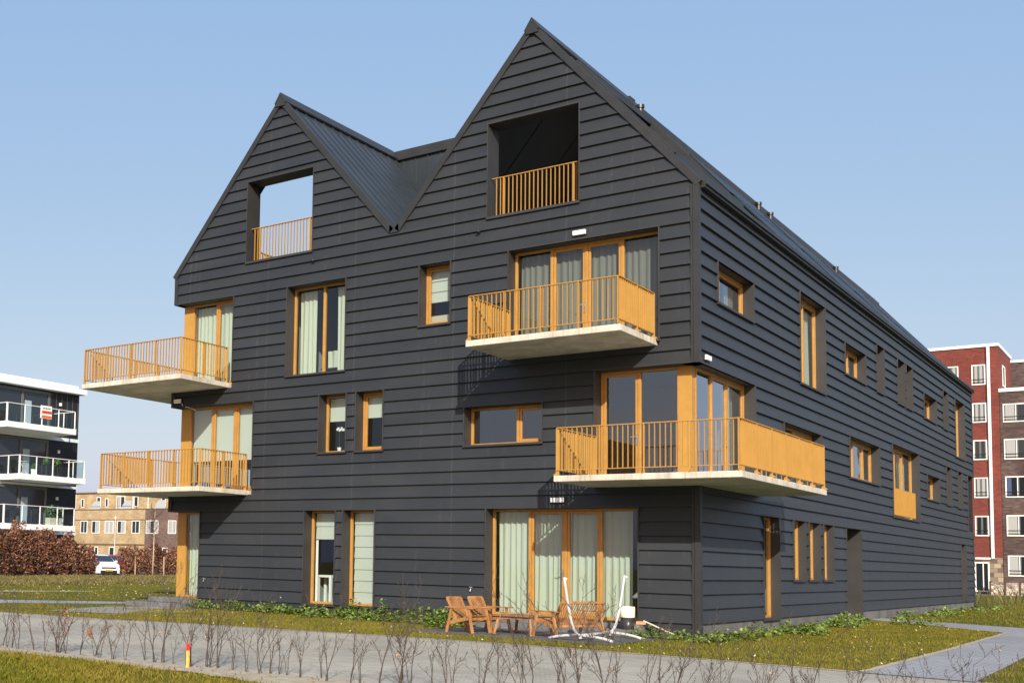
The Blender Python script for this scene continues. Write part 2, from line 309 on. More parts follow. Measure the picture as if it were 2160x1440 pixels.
# plane helpers: map (u, v, w) w outward
PL = {'A': lambda u, v, w: (u, -w, v), 'B': lambda u, v, w: (w, u, v), 'L': lambda u, v, w: (BX0-w, u, v), 'N': lambda u, v, w: (u, BY1+w, v)}
AX1, AX2, ZR, KS, ZV, ZE = -11.66, -3.89, 14.12, 1.16, 9.72, 9.60
def outA(z):
    if z <= ZE+1e-6: return [(BX0, 0.0)]
    if z <= ZV+1e-6:
        h = (ZR-z)/KS; return [(max(BX0, AX1-h), min(0.0, AX2+h))]
    h = (ZR-z)/KS
    return [(max(BX0, AX1-h), AX1+h), (AX2-h, min(0.0, AX2+h))]
opA = [(-12.82,-10.47,9.61,11.94),(-5.07,-2.70,9.61,11.94),(-11.28,-9.30,6.20,8.68),(-6.99,-6.10,7.13,8.68),(-4.48,-.82,6.03,8.68),(BX0,-13.27,6.03,8.68),
 (BX0,-12.43,2.95,5.58),(-10.10,-9.22,4.03,5.58),(-8.89,-8.05,4.03,5.58),(-5.65,-3.60,4.03,4.96),(-2.29,0,2.95,5.58),(BX0,-14.35,-.35,2.48),(-10.52,-9.51,0,2.48),
 (-9.24,-8.25,0,2.48),(-5.03,-1.30,-.03,2.48)]
opB = [(1.24,3.82,7.13,8.06),(7.88,10.42,6.2,8.68),(12.72,15.35,7.13,8.06),(16.96,18.02,7.13,8.68),(20.17,21.32,7.13,8.68),(21.62,22.70,7.13,8.68),(24.85,27.37,7.13,8.06),
 (28.92,29.98,7.13,8.68),(31.68,34.0,6.2,8.68),(0,3.86,2.95,5.58),(6.27,9.84,4.03,4.96),(13.14,17.10,4.03,5.27),(19.1,23.62,3.10,5.58),(25.2,27.72,4.03,4.96),(29.33,30.42,4.03,5.58),
 (32.02,33.08,4.03,5.58),(4.45,5.73,0,2.48),(7.02,8.11,.93,2.48),(8.50,9.58,.93,2.48),(9.97,11.02,.93,2.48),(12.60,14.46,-.35,2.48),(32.42,33.56,.08,2.48),(34.5,BY1,3.10,5.58)]
opL = [(0,3.9,6.03,8.68),(0,3.9,2.95,5.58),(0,3.0,-.35,2.48)]
def clad(name, pl, outline, ops, z0, z1, m, u_trim=0.0):
    P = PL[pl]; mb = MB()
    br = {round(z0, 4), round(z1, 4), ZV if pl in 'AN' else z0}
    k = math.floor(z0/dz)
    while k*dz < z1:
        if k*dz > z0: br.add(round(k*dz, 4))
        k += 1
    for o in ops:
        for z in o[2:]:
            if z0 < z < z1: br.add(round(z, 4))
    br = sorted(br)
    def W(z, k): return .064-.057*((z-k*dz)/dz)
    for za, zb in zip(br, br[1:]):
        if zb-za < 1e-3: continue
        k = math.floor((za+1e-4)/dz); k = k if za+1e-4 >= 0 else -2
        wa, wb = (W(za, k), W(zb, k)) if za > -.01 else (.012, .012)
        Oa, Ob = outline(za+1e-5), outline(zb-1e-5)
        for ia in range(len(Ob)):
            ua0, ua1 = Oa[min(ia, len(Oa)-1)] if len(Oa) == len(Ob) else Oa[0]
            ub0, ub1 = Ob[ia]
            if len(Oa) != len(Ob): ua0, ua1 = ub0, ub1
            if ub1 <= ub0: ub0 = ub1 = (ub0+ub1)/2
            segs = [(ua0, ua1, ub0, ub1)]
            for (p, q, s_, t_) in ops:
                if s_ < zb-1e-4 and t_ > za+1e-4:
                    ns = []
                    for (a0, a1, b0, b1) in segs:
                        if q <= min(a0, b0) or p >= max(a1, b1): ns.append((a0, a1, b0, b1)); continue
                        if p > min(a0, b0)+.01: ns.append((a0, p, b0, p))
                        if q < max(a1, b1)-.01: ns.append((q, a1, q, b1))
                    segs = ns
            for (a0, a1, b0, b1) in segs:
                mb.quad(P(a0, za, wa), P(a1, za, wa), P(b1, zb, wb), P(b0, zb, wb))
                if za > -.01 and abs(za-k*dz) < 1e-3:   # drip edge with a small upstand gap
                    mb.quad(P(a0, za, wa), P(a0, za, .004), P(a1, za, .004), P(a1, za, wa))
    return mb.build(name, m, house)
fa = clad('front_cladding', 'A', outA, opA, -.0001, ZR, m_cladA)
clad('side_cladding', 'B', lambda z: [(0, BY1)], opB, -.0001, 9.5, m_cladB)
clad('left_cladding', 'L', lambda z: [(0, BY1)], opL, -.0001, 9.52, m_cladB)
clad('rear_cladding', 'N', outA, [], -.0001, ZR, m_cladA)
# plinth
mb = MB()
def plinth(pl, segs, w=.012):
    P = PL[pl]
    for a, b in segs: mb.quad(P(a, G0-.1, w), P(b, G0-.1, w), P(b, 0.0, w), P(a, 0.0, w))
plinth('A', [(-14.35, -5.03), (-1.30, 0)]); plinth('L', [(3.0, BY1)]); plinth('N', [(BX0, 0)])
mb.build('front_plinth', m_cladA, house)
mb = MB(); plinth('B', [(0, 12.60), (14.46, BY1)]); mb.build('side_plinth', m_plinth, house)
# verge and corner trims
def rake(xa, za, xb, zb, y0, y1, t=.16, lift=.07):
    d = Vector((xb-xa, 0, zb-za)).normalized(); n = Vector((-d.z, 0, d.x));  n = n if n.z > 0 else -n
    a = Vector((xa, 0, za)); b = Vector((xb, 0, zb))
    mb.prism([(a-n*t+n*lift)+Vector((0, y0, 0)), (b-n*t+n*lift)+Vector((0, y0, 0)), (b+n*lift)+Vector((0, y0, 0)), (a+n*lift)+Vector((0, y0, 0))], (0, y1-y0, 0))
for (ya, yb) in ((-.085, .03), (BY1-.03, BY1+.085)):
    hv = (ZR-ZV)/KS; mb = MB()
    rake(BX0-.09, ZR-KS*(AX1-BX0+.09), AX1, ZR, ya, yb); rake(AX1, ZR, AX1+hv+.02, ZV, ya, yb)
    rake(AX2-hv-.02, ZV, AX2, ZR, ya, yb); rake(AX2, ZR, .09, ZR-KS*(.09-AX2), ya, yb)
    mb.box((AX1+hv-.05, ya, ZV-.06), (AX2-hv+.05, yb, ZV+.14))
    mb.build('verge_trim', m_trim, house)
for z0, z1 in ((G0-.05, 2.95), (5.58, 9.5)):
    mb = MB(); mb.box((-.11, -.068, z0), (-.06, .02, z1)); mb.box((-.05, -.076, z0), (0.076, .02, z1)); mb.box((-.02, .02, z0), (.064, .10, z1)); mb.build('corner_trim', m_trim, house)
for z0, z1 in ((2.48, 2.95), (5.58, 6.03), (8.68, 9.5)):
    mb = MB(); mb.box((BX0-.07, -.07, z0), (BX0+.06, .04, z1)); mb.build('corner_trim', m_trim, house)
mb = MB(); mb.box((-.02, BY1-.08, 5.58), (.07, BY1+.07, 9.5)); mb.build('corner_trim', m_trim, house)
mb = MB(); mb.box((-.02, BY1-.4, G0), (.07, BY1-.32, 3.0)); mb.build('corner_trim', m_trim, house)
# roof ------------------------------------------------------------
mb = MB(); TH = .36
def slope(x0, z0, x1, z1, y0, y1, seam=.43, holes=None):
    """roof panel between (x0,z0) and (x1,z1), y0..y1, optional hole (ya,yb,za,zb)"""
    def at(t): return x0+(x1-x0)*t, z0+(z1-z0)*t
    cells = [(0, 1, y0, y1)]
    if holes:
        ya, yb, za, zb = holes; ta, tb = sorted(((za-z0)/(z1-z0), (zb-z0)/(z1-z0)))
        cells = [(0, 1, y0, ya), (0, 1, yb, y1), (0, ta, ya, yb), (tb, 1, ya, yb)]
    n = Vector((-(z1-z0), 0, (x1-x0))).normalized(); n = n if n.z > 0 else -n
    for t0, t1, a, b in cells:
        (xa, za_), (xb, zb_) = at(t0), at(t1)
        mb.prism([(xa, a, za_), (xb, a, zb_), (xb, b, zb_), (xa, b, za_)], (0, 0, -TH*1.3))
        k = math.ceil((a-y0)/seam+1e-6)
        while y0+k*seam < b-.02:
            y = y0+k*seam; mb.prism([(xa, y-.007, za_), (xb, y-.007, zb_), (xb, y+.007, zb_), (xa, y+.007, za_)], tuple(n*.028)); k += 1
hv = (ZR-ZV)/KS
ze_l = ZR-KS*(AX1-BX0); ze_r = ZR-KS*(0-AX2)
slope(AX1, ZR, BX0+.02, ze_l+.02, .03, BY1-.03, holes=(.92, 5.5, 10.3, 13.4))
slope(AX1, ZR, AX1+hv, ZV, .03, 5.79)
slope(AX2, ZR, AX2-hv, ZV, .03, 5.79)
slope(AX2, ZR, -.02, ze_r+.02, .03, BY1-.03, holes=(1.0, 5.8, 10.6, 13.4))
mb.build('roof', m_roof, house)
mb = MB()   # cross wall closing the valley, vertical seams, then flat roof behind it
mb.box((AX1+.02, 5.8, ZV-.4), (AX2-.02, 6.0, ZR-.02))
x = AX1+.35
while x < AX2: mb.box((x-.012, 5.765, ZV), (x+.012, 5.8, ZR-.05)); x += .455
mb.build('valley_wall', m_roof, house)
mb = MB(); mb.box((AX1-.1, 5.70, ZR-.14), (AX2+.1, 6.08, ZR+.16)); mb.box((AX1-.2, 6.08, ZR-.2), (AX2+.2, BY1, ZR-.03))
mb.build('parapet_cap', m_trim, house)
mb = MB()
def ridge(x, y0, y1):
    mb.prism([(x-.20, y0, ZR-.10), (x, y0, ZR+.20), (x+.20, y0, ZR-.10), (x+.17, y0, ZR-.14), (x, y0, ZR+.10), (x-.17, y0, ZR-.14)], (0, y1-y0, 0))
ridge(AX1, -.12, 5.7); ridge(AX2, -.12, BY1+.05)
for xx in (AX1, AX2): mb.prism([(xx-.17, -.115, ZR-.20), (xx+.17, -.115, ZR-.20), (xx+.12, -.115, ZR+.0), (xx, -.115, ZR+.13), (xx-.12, -.115, ZR+.0)], (0, .13, 0))
mb.build('ridge_cap', m_trim, house)
mb = MB(); mb.box((.02, 0.1, 9.44), (.16, BY1, 9.50)); mb.box((.0, 0.1, 9.50), (.20, BY1, 9.58)); mb.box((BX0-.18, .1, 9.46), (BX0-.0, BY1, 9.56))
mb.build('eaves_gutter', m_trim, house)
def slp(x, z, n=.06): return
for (xr, sg, ya, yb, za, zb) in ((AX2, 1, 1.0, 5.8, 10.6, 13.4), (AX1, -1, .92, 5.5, 10.3, 13.4)):
    xa = xr+sg*(ZR-za)/KS; xb = xr+sg*(ZR-zb)/KS
    mb = MB(); mb.beam((xa, ya, za), (xa, yb, za), .16, .16); mb.beam((xb, ya, zb), (xb, yb, zb), .16, .16)
    mb.beam((xa, ya, za), (xb, ya, zb), .16, .16); mb.beam((xa, yb, za), (xb, yb, zb), .16, .16)
    mb.build('roof_terrace_coping', m_trim, house)
# solar panels on the long slope + vent pipes
sd = Vector((1, 0, -KS)).normalized(); sn = Vector((KS, 0, 1)).normalized()
proto = None
for row, tt in enumerate((1.9, 3.75)):
    for i in range(24):
        y = 7.0+i*1.16
        if i % 6 == 5: continue
        a = Vector((AX2, y, ZR))+sd*tt+sn*.05; b = a+sd*1.7
        q = MB(); q.prism([a, b, b+Vector((0, 1.08, 0)), a+Vector((0, 1.08, 0))], tuple(sn*.04))
        q.build('solar_panel', m_pan, house)
for y, h in ((6.0, .12), (16.8, .12), (18.2, .1), (27.5, .1)):
    q = MB(); q.lathe((AX2+.28, y, ZR-.35), [(.08, 0), (.08, h+.08), (.11, h+.08), (.11, h+.17), (.02, h+.19)], 14); q.build('vent_pipe', m_black, house, smooth=False)
# interior: floors, walls, loft terraces
mb = MB()
for z in (-.28, 2.72, 5.80, 9.28): mb.box((BX0+.6, .6, z), (-.6, BY1-.6, z+.2))
mb.build('interior_floor', m_intf, house)
mb = MB(); mb.box((-12.0, 4.5, G0), (-4.5, BY1-4, 9.2))
for x in (-11.9, -7.4): mb.box((x-.06, .62, G0), (x+.06, 4.5, 9.2))
for y in (4.6, 12.0, 18.4, 24.3, 28.3, 31.0, 34.4): mb.box((-4.5, y-.06, G0), (-.62, y+.06, 9.2))
mb.box((-5.9, 0.62, 5.8), (-5.78, 4.5, 9.2)); mb.box((-3.3, 0.62, 2.9), (-3.2, 4.5, 5.7)) if False else None
mb.build('interior_wall', m_int, house)
mb = MB(); mb.box((BX0+.7, .5, 9.30), (-.7, 5.75, 9.52)); mb.build('loft_terrace_floor', m_step, house)
for xc, yy in ((AX1, 5.52), (AX2, 5.62)):
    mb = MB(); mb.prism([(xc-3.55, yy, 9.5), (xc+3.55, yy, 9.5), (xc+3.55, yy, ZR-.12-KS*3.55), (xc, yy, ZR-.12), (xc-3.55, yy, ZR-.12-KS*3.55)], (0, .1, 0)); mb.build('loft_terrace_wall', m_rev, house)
mb = MB()   # seams of the loft lining (underside of the roof slope)
def under(x, y, off=.012):  # underside of right gable's left slope
    return Vector((x, y, ZR-TH*1.3-KS*abs(x-AX2)-off))
for a, b in (((-4.4, 2.2), (-7.2, 2.2)), ((-4.4, 4.1), (-7.2, 4.1)), ((-5.9, .5), (-5.9, 5.6))):
    mb.beam(under(*a), under(*b), .014, .014)
mb.build('lining_joint', m_black, house)

# ------------------------------------------------------------------ windows
def pbox(mb, P, u0, u1, v0, v1, w0, w1): mb.box(P(u0, v0, w0), P(u1, v1, w1))
def reveal(pl, u0, u1, z0, z1, depth, parent=None, sides='LRTB', flange=.070, blind=False):
    P = PL[pl]; mb = MB(); t = .03
    if 'L' in sides: pbox(mb, P, u0-t, u0, z0, z1, -depth-.12, flange)
    if 'R' in sides: pbox(mb, P, u1, u1+t, z0, z1, -depth-.12, flange)
    if 'T' in sides: pbox(mb, P, u0-(t if 'L' in sides else 0), u1+(t if 'R' in sides else 0), z1, z1+.025, -depth-.12, flange-.003)
    if 'B' in sides: pbox(mb, P, u0-(t if 'L' in sides else 0), u1+(t if 'R' in sides else 0), z0-.05, z0, -depth-.12, flange+.015)
    if blind: pbox(mb, P, u0, u1, z0, z1, -depth-.02, -depth)
    return mb
def curtain_mesh(P, u0, u1, z0, z1, w, wave=.035, per=.16, seed=0):
    mb = MB(); rr = random.Random(seed); n = max(12, int((u1-u0)/.022)); ph = rr.uniform(0, 6); rows = 5
    pts = []
    for j in range(rows+1):
        t = j/rows
        for i in range(n+1):
            u = u0+(u1-u0)*i/n
            f = (u-u0)/per*2*PI
            ww = w+wave*(.55+.45*(1-t))*(math.sin(f+ph+.8*math.sin(f*.31+ph))+.35*math.sin(f*2.3+ph*2+t*1.5))
            uu = u+.03*(1-t)*math.sin(f*.37+ph)
            pts.append(P(uu, z0+(z1-z0)*t, ww))
    mb.v = pts
    for j in range(rows):
        for i in range(n): a = j*(n+1)+i; mb.f.append((a, a+1, a+n+2, a+n+1))
    return mb
def window(pl, u0, u1, z0, z1, panes, depth=.28, sides='LRTB', cover=None, glass=None, name='window', kick=0, seed=1, fw=.055, a0=None, a1=None):
    """panes: list of (right edge fraction or absolute u, kind) kind f=fixed, s=sash(door/casement)"""
    P = PL[pl]; glass = glass or m_glass
    g0 = u0 if a0 is None else a0; g1 = u1 if a1 is None else a1
    mb = MB(); ft, fb = .055, .06
    pbox(mb, P, g0, g0+fw, z0, z1, -depth-.09, -depth); pbox(mb, P, g1-fw, g1, z0, z1, -depth-.09, -depth)
    pbox(mb, P, g0+fw, g1-fw, z1-ft, z1, -depth-.09, -depth-.002); pbox(mb, P, g0+fw, g1-fw, z0, z0+fb, -depth-.09, -depth+.003)
    edges = [g0]; 
    for e, k in panes: edges.append(e if e > 1.0001 or e < 0 else g0+(g1-g0)*e)
    for e in edges[1:-1]: pbox(mb, P, e-.035, e+.035, z0+fb, z1-ft, -depth-.085, -depth+.001)
    fr = mb.build(name, m_frame, house, bevel=.006)
    sash = MB(); rects = []
    for i, (e, k) in enumerate(panes):
        a = edges[i]+(fw if i == 0 else .035); b = edges[i+1]-(fw if i == len(panes)-1 else .035)
        if k == 's':
            s = .062; zc, zt = z0+fb+.004, z1-ft-.004
            pbox(sash, P, a+.005, a+s, zc, zt, -depth-.075, -depth-.016); pbox(sash, P, b-s, b-.005, zc, zt, -depth-.075, -depth-.016)
            pbox(sash, P, a+s, b-s, zt-s, zt, -depth-.075, -depth-.016); pbox(sash, P, a+s, b-s, zc, zc+s+kick, -depth-.075, -depth-.016)
            rects.append((a+s-.01, b-s+.01, zc+s+kick-.01, zt-s+.01))
        else: rects.append((a-.005, b+.005, z0+fb-.005, z1-ft+.005))
    if sash.v: sash.build('sash', m_frame, fr, bevel=.005)
    for (a, b, c, d) in rects:
        q = MB(); q.quad(P(a, c, -depth-.045), P(b, c, -depth-.045), P(b, d, -depth-.045), P(a, d, -depth-.045)); q.build('pane', glass, fr)
    rv = reveal(pl, u0, u1, z0, z1, depth, sides=sides).build('reveal', m_rev, fr)
    wi = -depth-.20
    for cv in (cover or []):
        kind, ca, cb, cz0, cz1 = cv[:5]; mm = cv[5] if len(cv) > 5 else None
        if kind == 'curtain': curtain_mesh(P, ca, cb, cz0, cz1, wi, seed=seed).build('curtain', mm or m_curt, fr, smooth=True)
        elif kind == 'blind':
            q = MB(); pbox(q, P, ca, cb, cz0, cz1, wi+.06, wi+.066); pbox(q, P, ca, cb, cz0-.02, cz0, wi+.055, wi+.071); q.build('blind', mm or m_blind, fr)
        elif kind == 'roman':
            q = MB(); n = max(2, int(round((cz1-cz0)/.30)))
            for i in range(n):
                za, zb = cz0+(cz1-cz0)*i/n, cz0+(cz1-cz0)*(i+1)/n
                q.quad(P(ca, za+.004, wi+.075), P(cb, za+.004, wi+.075), P(cb, zb, wi+.050), P(ca, zb, wi+.050))
                q.quad(P(ca, za+.004, wi+.075), P(cb, za+.004, wi+.075), P(cb, za, wi+.050), P(ca, za, wi+.050))
            q.build('blind', mm or m_blind, fr)
    return fr
def blindslot(pl, u0, u1, z0, z1, depth=.28): return reveal(pl, u0, u1, z0, z1, depth, blind=True).build('blind_recess', m_rev, house)
def handle(P, u, z, w, parent, sgn=-1):
    mb = MB(); pbox(mb, P, u-.015, u+.015, z-.16, z+.08, w, w+.012); mb.beam(P(u, z+.02, w+.05), P(u+sgn*.13, z+.02, w+.05), .018, .018); mb.beam(P(u, z+.02, w), P(u, z+.02, w+.05), .018, .018)
    mb.build('handle', m_steel, parent)
PA, PB, PLf = PL['A'], PL['B'], PL['L']
# front facade
f = window('A', -5.03, -1.30, -.03, 2.48, [(-4.05, 'f'), (-3.15, 's'), (-2.29, 's'), (-1.30, 'f')], cover=[('curtain', -4.95, -1.62, .02, 2.42)], seed=3); handle(PA, -3.21, 1.0, -.29, f)
f = window('A', -4.48, -.82, 6.17, 8.68, [(-3.52, 'f'), (-2.65, 's'), (-1.78, 's'), (-.82, 'f')], cover=[('curtain', -4.40, -.9, 6.2, 8.62, m_curtg)], seed=5); handle(PA, -2.71, 7.2, -.29, f)
window('A', -11.28, -9.30, 6.20, 8.68, [(-10.24, 'f'), (-9.30, 'f')], cover=[('curtain', -11.2, -10.62, 6.22, 8.6), ('curtain', -9.92, -9.62, 6.22, 8.6)], seed=7)
window('A', -6.99, -6.10, 7.13, 8.68, [(1.0, 's')], cover=[('roman', -6.95, -6.14, 7.78, 8.6), ('blind', -6.95, -6.14, 7.15, 7.44, mat('beige_blind', (.5, .42, .33), rough=.9))])
window('A', -10.10, -9.22, 4.03, 5.58, [(1.0, 'f')], cover=[('blind', -10.06, -9.26, 4.92, 5.52)])
window('A', -8.89, -8.05, 4.03, 5.58, [(1.0, 's')], cover=[('blind', -8.85, -8.09, 4.95, 5.52)])
window('A', -5.65, -3.60, 4.03, 4.96, [(-4.38, 'f'), (-3.60, 's')], glass=m_glassR)
window('A', -10.52, -9.51, 0.0, 2.48, [(1.0, 'f')], cover=[('roman', -10.46, -9.57, 1.72, 2.42), ('blind', -10.46, -10.38, .05, 1.7, m_white)])
window('A', -9.24, -8.25, 0.0, 2.48, [(1.0, 'f')], cover=[('roman', -9.18, -8.31, .05, 2.42)])
window('A', BX0, -13.27, 6.17, 8.68, [(-14.18, 'f'), (-13.27, 's')], sides='RT', a0=-15.16, cover=[('curtain', -15.1, -13.34, 6.2, 8.6)], seed=9)
window('A', BX0, -12.43, 3.09, 5.58, [(-14.25, 'f'), (-13.35, 's'), (-12.43, 's')], sides='RT', a0=-15.16, cover=[('blind', -15.1, -12.5, 4.0, 5.52)])
window('A', BX0, -14.35, 0.0, 2.48, [(1.0, 'f')], sides='RT', a0=-15.25, a1=-14.35, cover=[('curtain', -15.2, -14.4, .05, 2.42)], seed=11)
f = window('A', -2.29, 0, 3.06, 5.58, [(-1.39, 's'), (-.48, 'f')], sides='LT', a0=-2.29, a1=-.48, glass=m_glassR); handle(PA, -1.45, 4.05, -.29, f)
# side facade
DB = .20
f = window('B', 0, 3.86, 3.06, 5.58, [(1.55, 'f'), (2.62, 's'), (3.86, 's')], depth=DB, sides='RT', a0=.50, a1=3.86, glass=m_glassR, cover=[('curtain', 2.7, 3.5, 3.1, 5.5)], seed=13); handle(PB, 2.62, 4.0, -.23, f)
window('B', 1.24, 3.82, 7.13, 8.06, [(2.05, 'f'), (3.82, 's')], depth=DB, cover=[('curtain', 2.9, 3.7, 7.15, 8.0, m_curtg)])
window('B', 7.88, 10.42, 6.20, 8.68, [(9.12, 'f'), (10.42, 's')], depth=DB, cover=[('curtain', 9.3, 10.3, 6.25, 8.6)])
window('B', 12.72, 15.35, 7.13, 8.06, [(14.15, 'f'), (15.35, 's')], depth=DB, cover=[('curtain', 14.4, 15.2, 7.15, 8.0)])
window('B', 24.85, 27.37, 7.13, 8.06, [(26.1, 'f'), (27.37, 's')], depth=DB, cover=[('curtain', 25.2, 26.9, 7.15, 8.0)])
window('B', 31.68, 34.0, 6.20, 8.68, [(32.9, 'f'), (34.0, 's')], depth=DB, cover=[('curtain', 33.0, 33.9, 6.25, 8.6)])
window('B', 6.27, 9.84, 4.03, 4.96, [(8.0, 'f'), (9.84, 's')], depth=DB)
window('B', 13.14, 17.10, 4.03, 5.27, [(14.6, 'f'), (15.95, 's'), (17.10, 's')], depth=DB, cover=[('curtain', 13.3, 13.9, 4.1, 5.2), ('curtain', 16.2, 16.9, 4.1, 5.2)])
window('B', 19.1, 23.62, 3.10, 5.58, [(20.7, 's'), (21.98, 's'), (23.62, 'f')], depth=DB, cover=[('curtain', 19.3, 19.9, 3.2, 5.5), ('curtain', 21.9, 23.2, 3.2, 5.5)])
window('B', 25.2, 27.72, 4.03, 4.96, [(26.5, 'f'), (27.72, 's')], depth=DB, cover=[('curtain', 25.6, 27.0, 4.1, 4.9)])
window('B', 4.45, 5.73, 0, 2.48, [(1.0, 'f')], depth=.16, fw=.08, a0=4.47, glass=m_glass)
for a, b in ((7.02, 8.11), (8.50, 9.58), (9.97, 11.02)): window('B', a, b, .93, 2.48, [(1.0, 'f')], depth=.13, fw=.09)
for a, b, c, d in ((16.96, 18.02, 7.13, 8.68), (20.17, 21.32, 7.13, 8.68), (21.62, 22.70, 7.13, 8.68), (28.92, 29.98, 7.13, 8.68), (29.33, 30.42, 4.03, 5.58), (32.02, 33.08, 4.03, 5.58), (32.42, 33.56, .08, 2.48)):
    blindslot('B', a, b, c, d, .20)
window('B', 34.5, BY1, 3.10, 5.58, [(1.0, 'f')], depth=.3, sides='LT', a0=34.5, a1=BY1-.3, name='window')
# left side (seen only from a step aside)
window('L', 0, 3.9, 6.17, 8.68, [(2.1, 'f'), (3.9, 's')], depth=.05, sides='RT', a0=.52, cover=[('curtain', .6, 3.8, 6.2, 8.6)], seed=15)
window('L', 0, 3.9, 3.09, 5.58, [(2.1, 'f'), (3.9, 's')], depth=.05, sides='RT', a0=.52, cover=[('blind', .6, 3.8, 4.0, 5.5)])
window('L', 0, 3.0, 0.0, 2.48, [(1.7, 'f'), (3.0, 's')], depth=.05, sides='RT', a0=.52, cover=[('curtain', .6, 2.8, .1, 2.4)], seed=16)
# entrance door
mb = MB(); pbox(mb, PB, 12.60, 14.46, -.10, 2.48, -.72, -.70)
for u in (13.2, 13.75): pbox(mb, PB, u-.01, u+.01, -.1, 2.48, -.70, -.69)
d_ = mb.build('entrance_door', m_rev, house)
mb = MB(); mb.beam(PB(14.2, .7, -.62), PB(14.2, 1.7, -.62), .03, .03); mb.build('handle', m_steel, d_)
mb = MB(); pbox(mb, PB, 12.57, 12.60, -.32, 2.48, -.75, .055); pbox(mb, PB, 14.46, 14.49, -.32, 2.48, -.75, .055); pbox(mb, PB, 12.57, 14.49, 2.48, 2.505, -.75, .05); mb.build('door_recess', m_rev, house)
mb = MB(); pbox(mb, PB, 12.60, 14.46, G0, -.10, -.74, -.30); mb.build('doorstep', mat('sandstone_step', (.40, .35, .28), rough=.9, noise=.1), house)
# corner posts
mb = MB(); mb.box((-.48, .28, 3.06), (-.22, .50, 5.58)); mb.build('corner_post', m_oran, house, bevel=.006)
for z0, z1 in ((6.17, 8.68), (3.09, 5.58)):
    mb = MB(); mb.box((BX0+.03, .29, z0), (-15.16, .52, z1)); mb.build('corner_post', m_oran, house, bevel=.006)
mb = MB(); mb.box((BX0+.01, .29, 0), (-15.25, .52, 2.48)); mb.build('corner_post', m_oran, house, bevel=.006)
mb = MB(); mb.box((-.5, BY1-1.4, 3.1), (-.05, BY1-1.3, 5.58)) ; mb.build('corner_post', m_oran, house)
# soffits over the corner cut-outs
mb = MB()
mb.box((-2.29, -.035, 5.585), (-.001, .6, 5.60)); mb.box((-.6, .6, 5.585), (.035, 3.86, 5.60))
for x1, z in ((-13.27, 8.685), (-12.43, 5.585), (-14.35, 2.485)):
    mb.box((BX0-.03, -.035, z), (x1, .6, z+.015)); mb.box((BX0-.03, .6, z), (BX0+.6, 3.9, z+.015))
mb.box((-.7, 34.5, 5.585), (.03, BY1, 5.60))
mb.build('soffit', m_rev, house)
# loft openings
for (a, b) in ((-12.82, -10.47), (-5.07, -2.70)):
    mb = MB(); t = .03
    pbox(mb, PA, a-t, a, 9.61, 11.94, -.5, .06); pbox(mb, PA, b, b+t, 9.61, 11.94, -.5, .06)
    pbox(mb, PA, a-t, b+t, 11.94, 11.97, -.5, .055); pbox(mb, PA, a-t, b+t, 9.55, 9.61, -.5, .075)
    mb.build('opening_reveal', m_rev, house)
# inner face of the gable wall above the loft floor (keeps the loft dark)
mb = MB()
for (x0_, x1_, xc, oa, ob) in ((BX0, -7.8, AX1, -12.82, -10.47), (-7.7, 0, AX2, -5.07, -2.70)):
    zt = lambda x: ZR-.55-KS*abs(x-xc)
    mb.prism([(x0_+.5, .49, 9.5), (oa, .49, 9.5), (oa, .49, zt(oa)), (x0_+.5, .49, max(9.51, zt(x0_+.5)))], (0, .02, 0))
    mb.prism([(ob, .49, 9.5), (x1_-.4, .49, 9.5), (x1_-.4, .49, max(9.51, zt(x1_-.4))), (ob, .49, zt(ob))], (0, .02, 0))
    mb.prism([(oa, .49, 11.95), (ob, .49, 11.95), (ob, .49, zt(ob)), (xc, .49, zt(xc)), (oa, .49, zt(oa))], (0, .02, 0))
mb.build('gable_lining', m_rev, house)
# unseen dark sheet added so light cannot leak behind the boards
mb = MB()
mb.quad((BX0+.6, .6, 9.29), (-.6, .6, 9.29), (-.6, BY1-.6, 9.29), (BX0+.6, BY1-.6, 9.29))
mb.build('loft_light_block', m_rev, house)

# ------------------------------------------------------------------ railings and balconies
def rail_run(parent, a, b, zs, h=1.02, posts=None, name='railing', first=True, last=True, spacing=.11, low=.12):
    a = Vector((a[0], a[1], 0)); b = Vector((b[0], b[1], 0)); L = (b-a).length; d = (b-a)/L; n = Vector((-d.y, d.x, 0))
    mb = MB()
    mb.beam(a+Vector((0, 0, zs+h)), b+Vector((0, 0, zs+h)), .062, .018)
    mb.beam(a+Vector((0, 0, zs+low)), b+Vector((0, 0, zs+low)), .05, .015)
    hr = mb.build(name, m_oran, parent)
    mb = MB(); k = int(L/spacing); 
    for i in range(1, k):
        p = a+d*(L*i/k); mb.beam(p+Vector((0, 0, zs+low)), p+Vector((0, 0, zs+h-.009)), .010, .040, up=tuple(n))
    mb.build('balusters', m_oran, parent)
    np_ = max(1, round(L/.95)); ts = [L*i/np_ for i in range(np_+1)] if posts is None else posts; np_ = len(ts)-1
    for i in range(np_+1):
        if (i == 0 and not first) or (i == np_ and not last): continue
        p = a+d*ts[i]; q = MB()
        e = .011 if i == 0 else (-.011 if i == np_ else 0)
        q.beam(p+d*e+Vector((0, 0, zs)), p+d*e+Vector((0, 0, zs+h-.009)), .02, .075 if i in (0, np_) else .062, up=tuple(n))
        q.prism([p+n*.03+Vector((0, 0, zs+.012)), p-n*.10+Vector((0, 0, zs+.012)), p+n*.03+Vector((0, 0, zs+.11))], tuple(d*.012))
        q.box(tuple(p+Vector((-.05, -.05, zs))), tuple(p+Vector((.05, .05, zs+.012))))
        q.build('post', m_oran, parent)
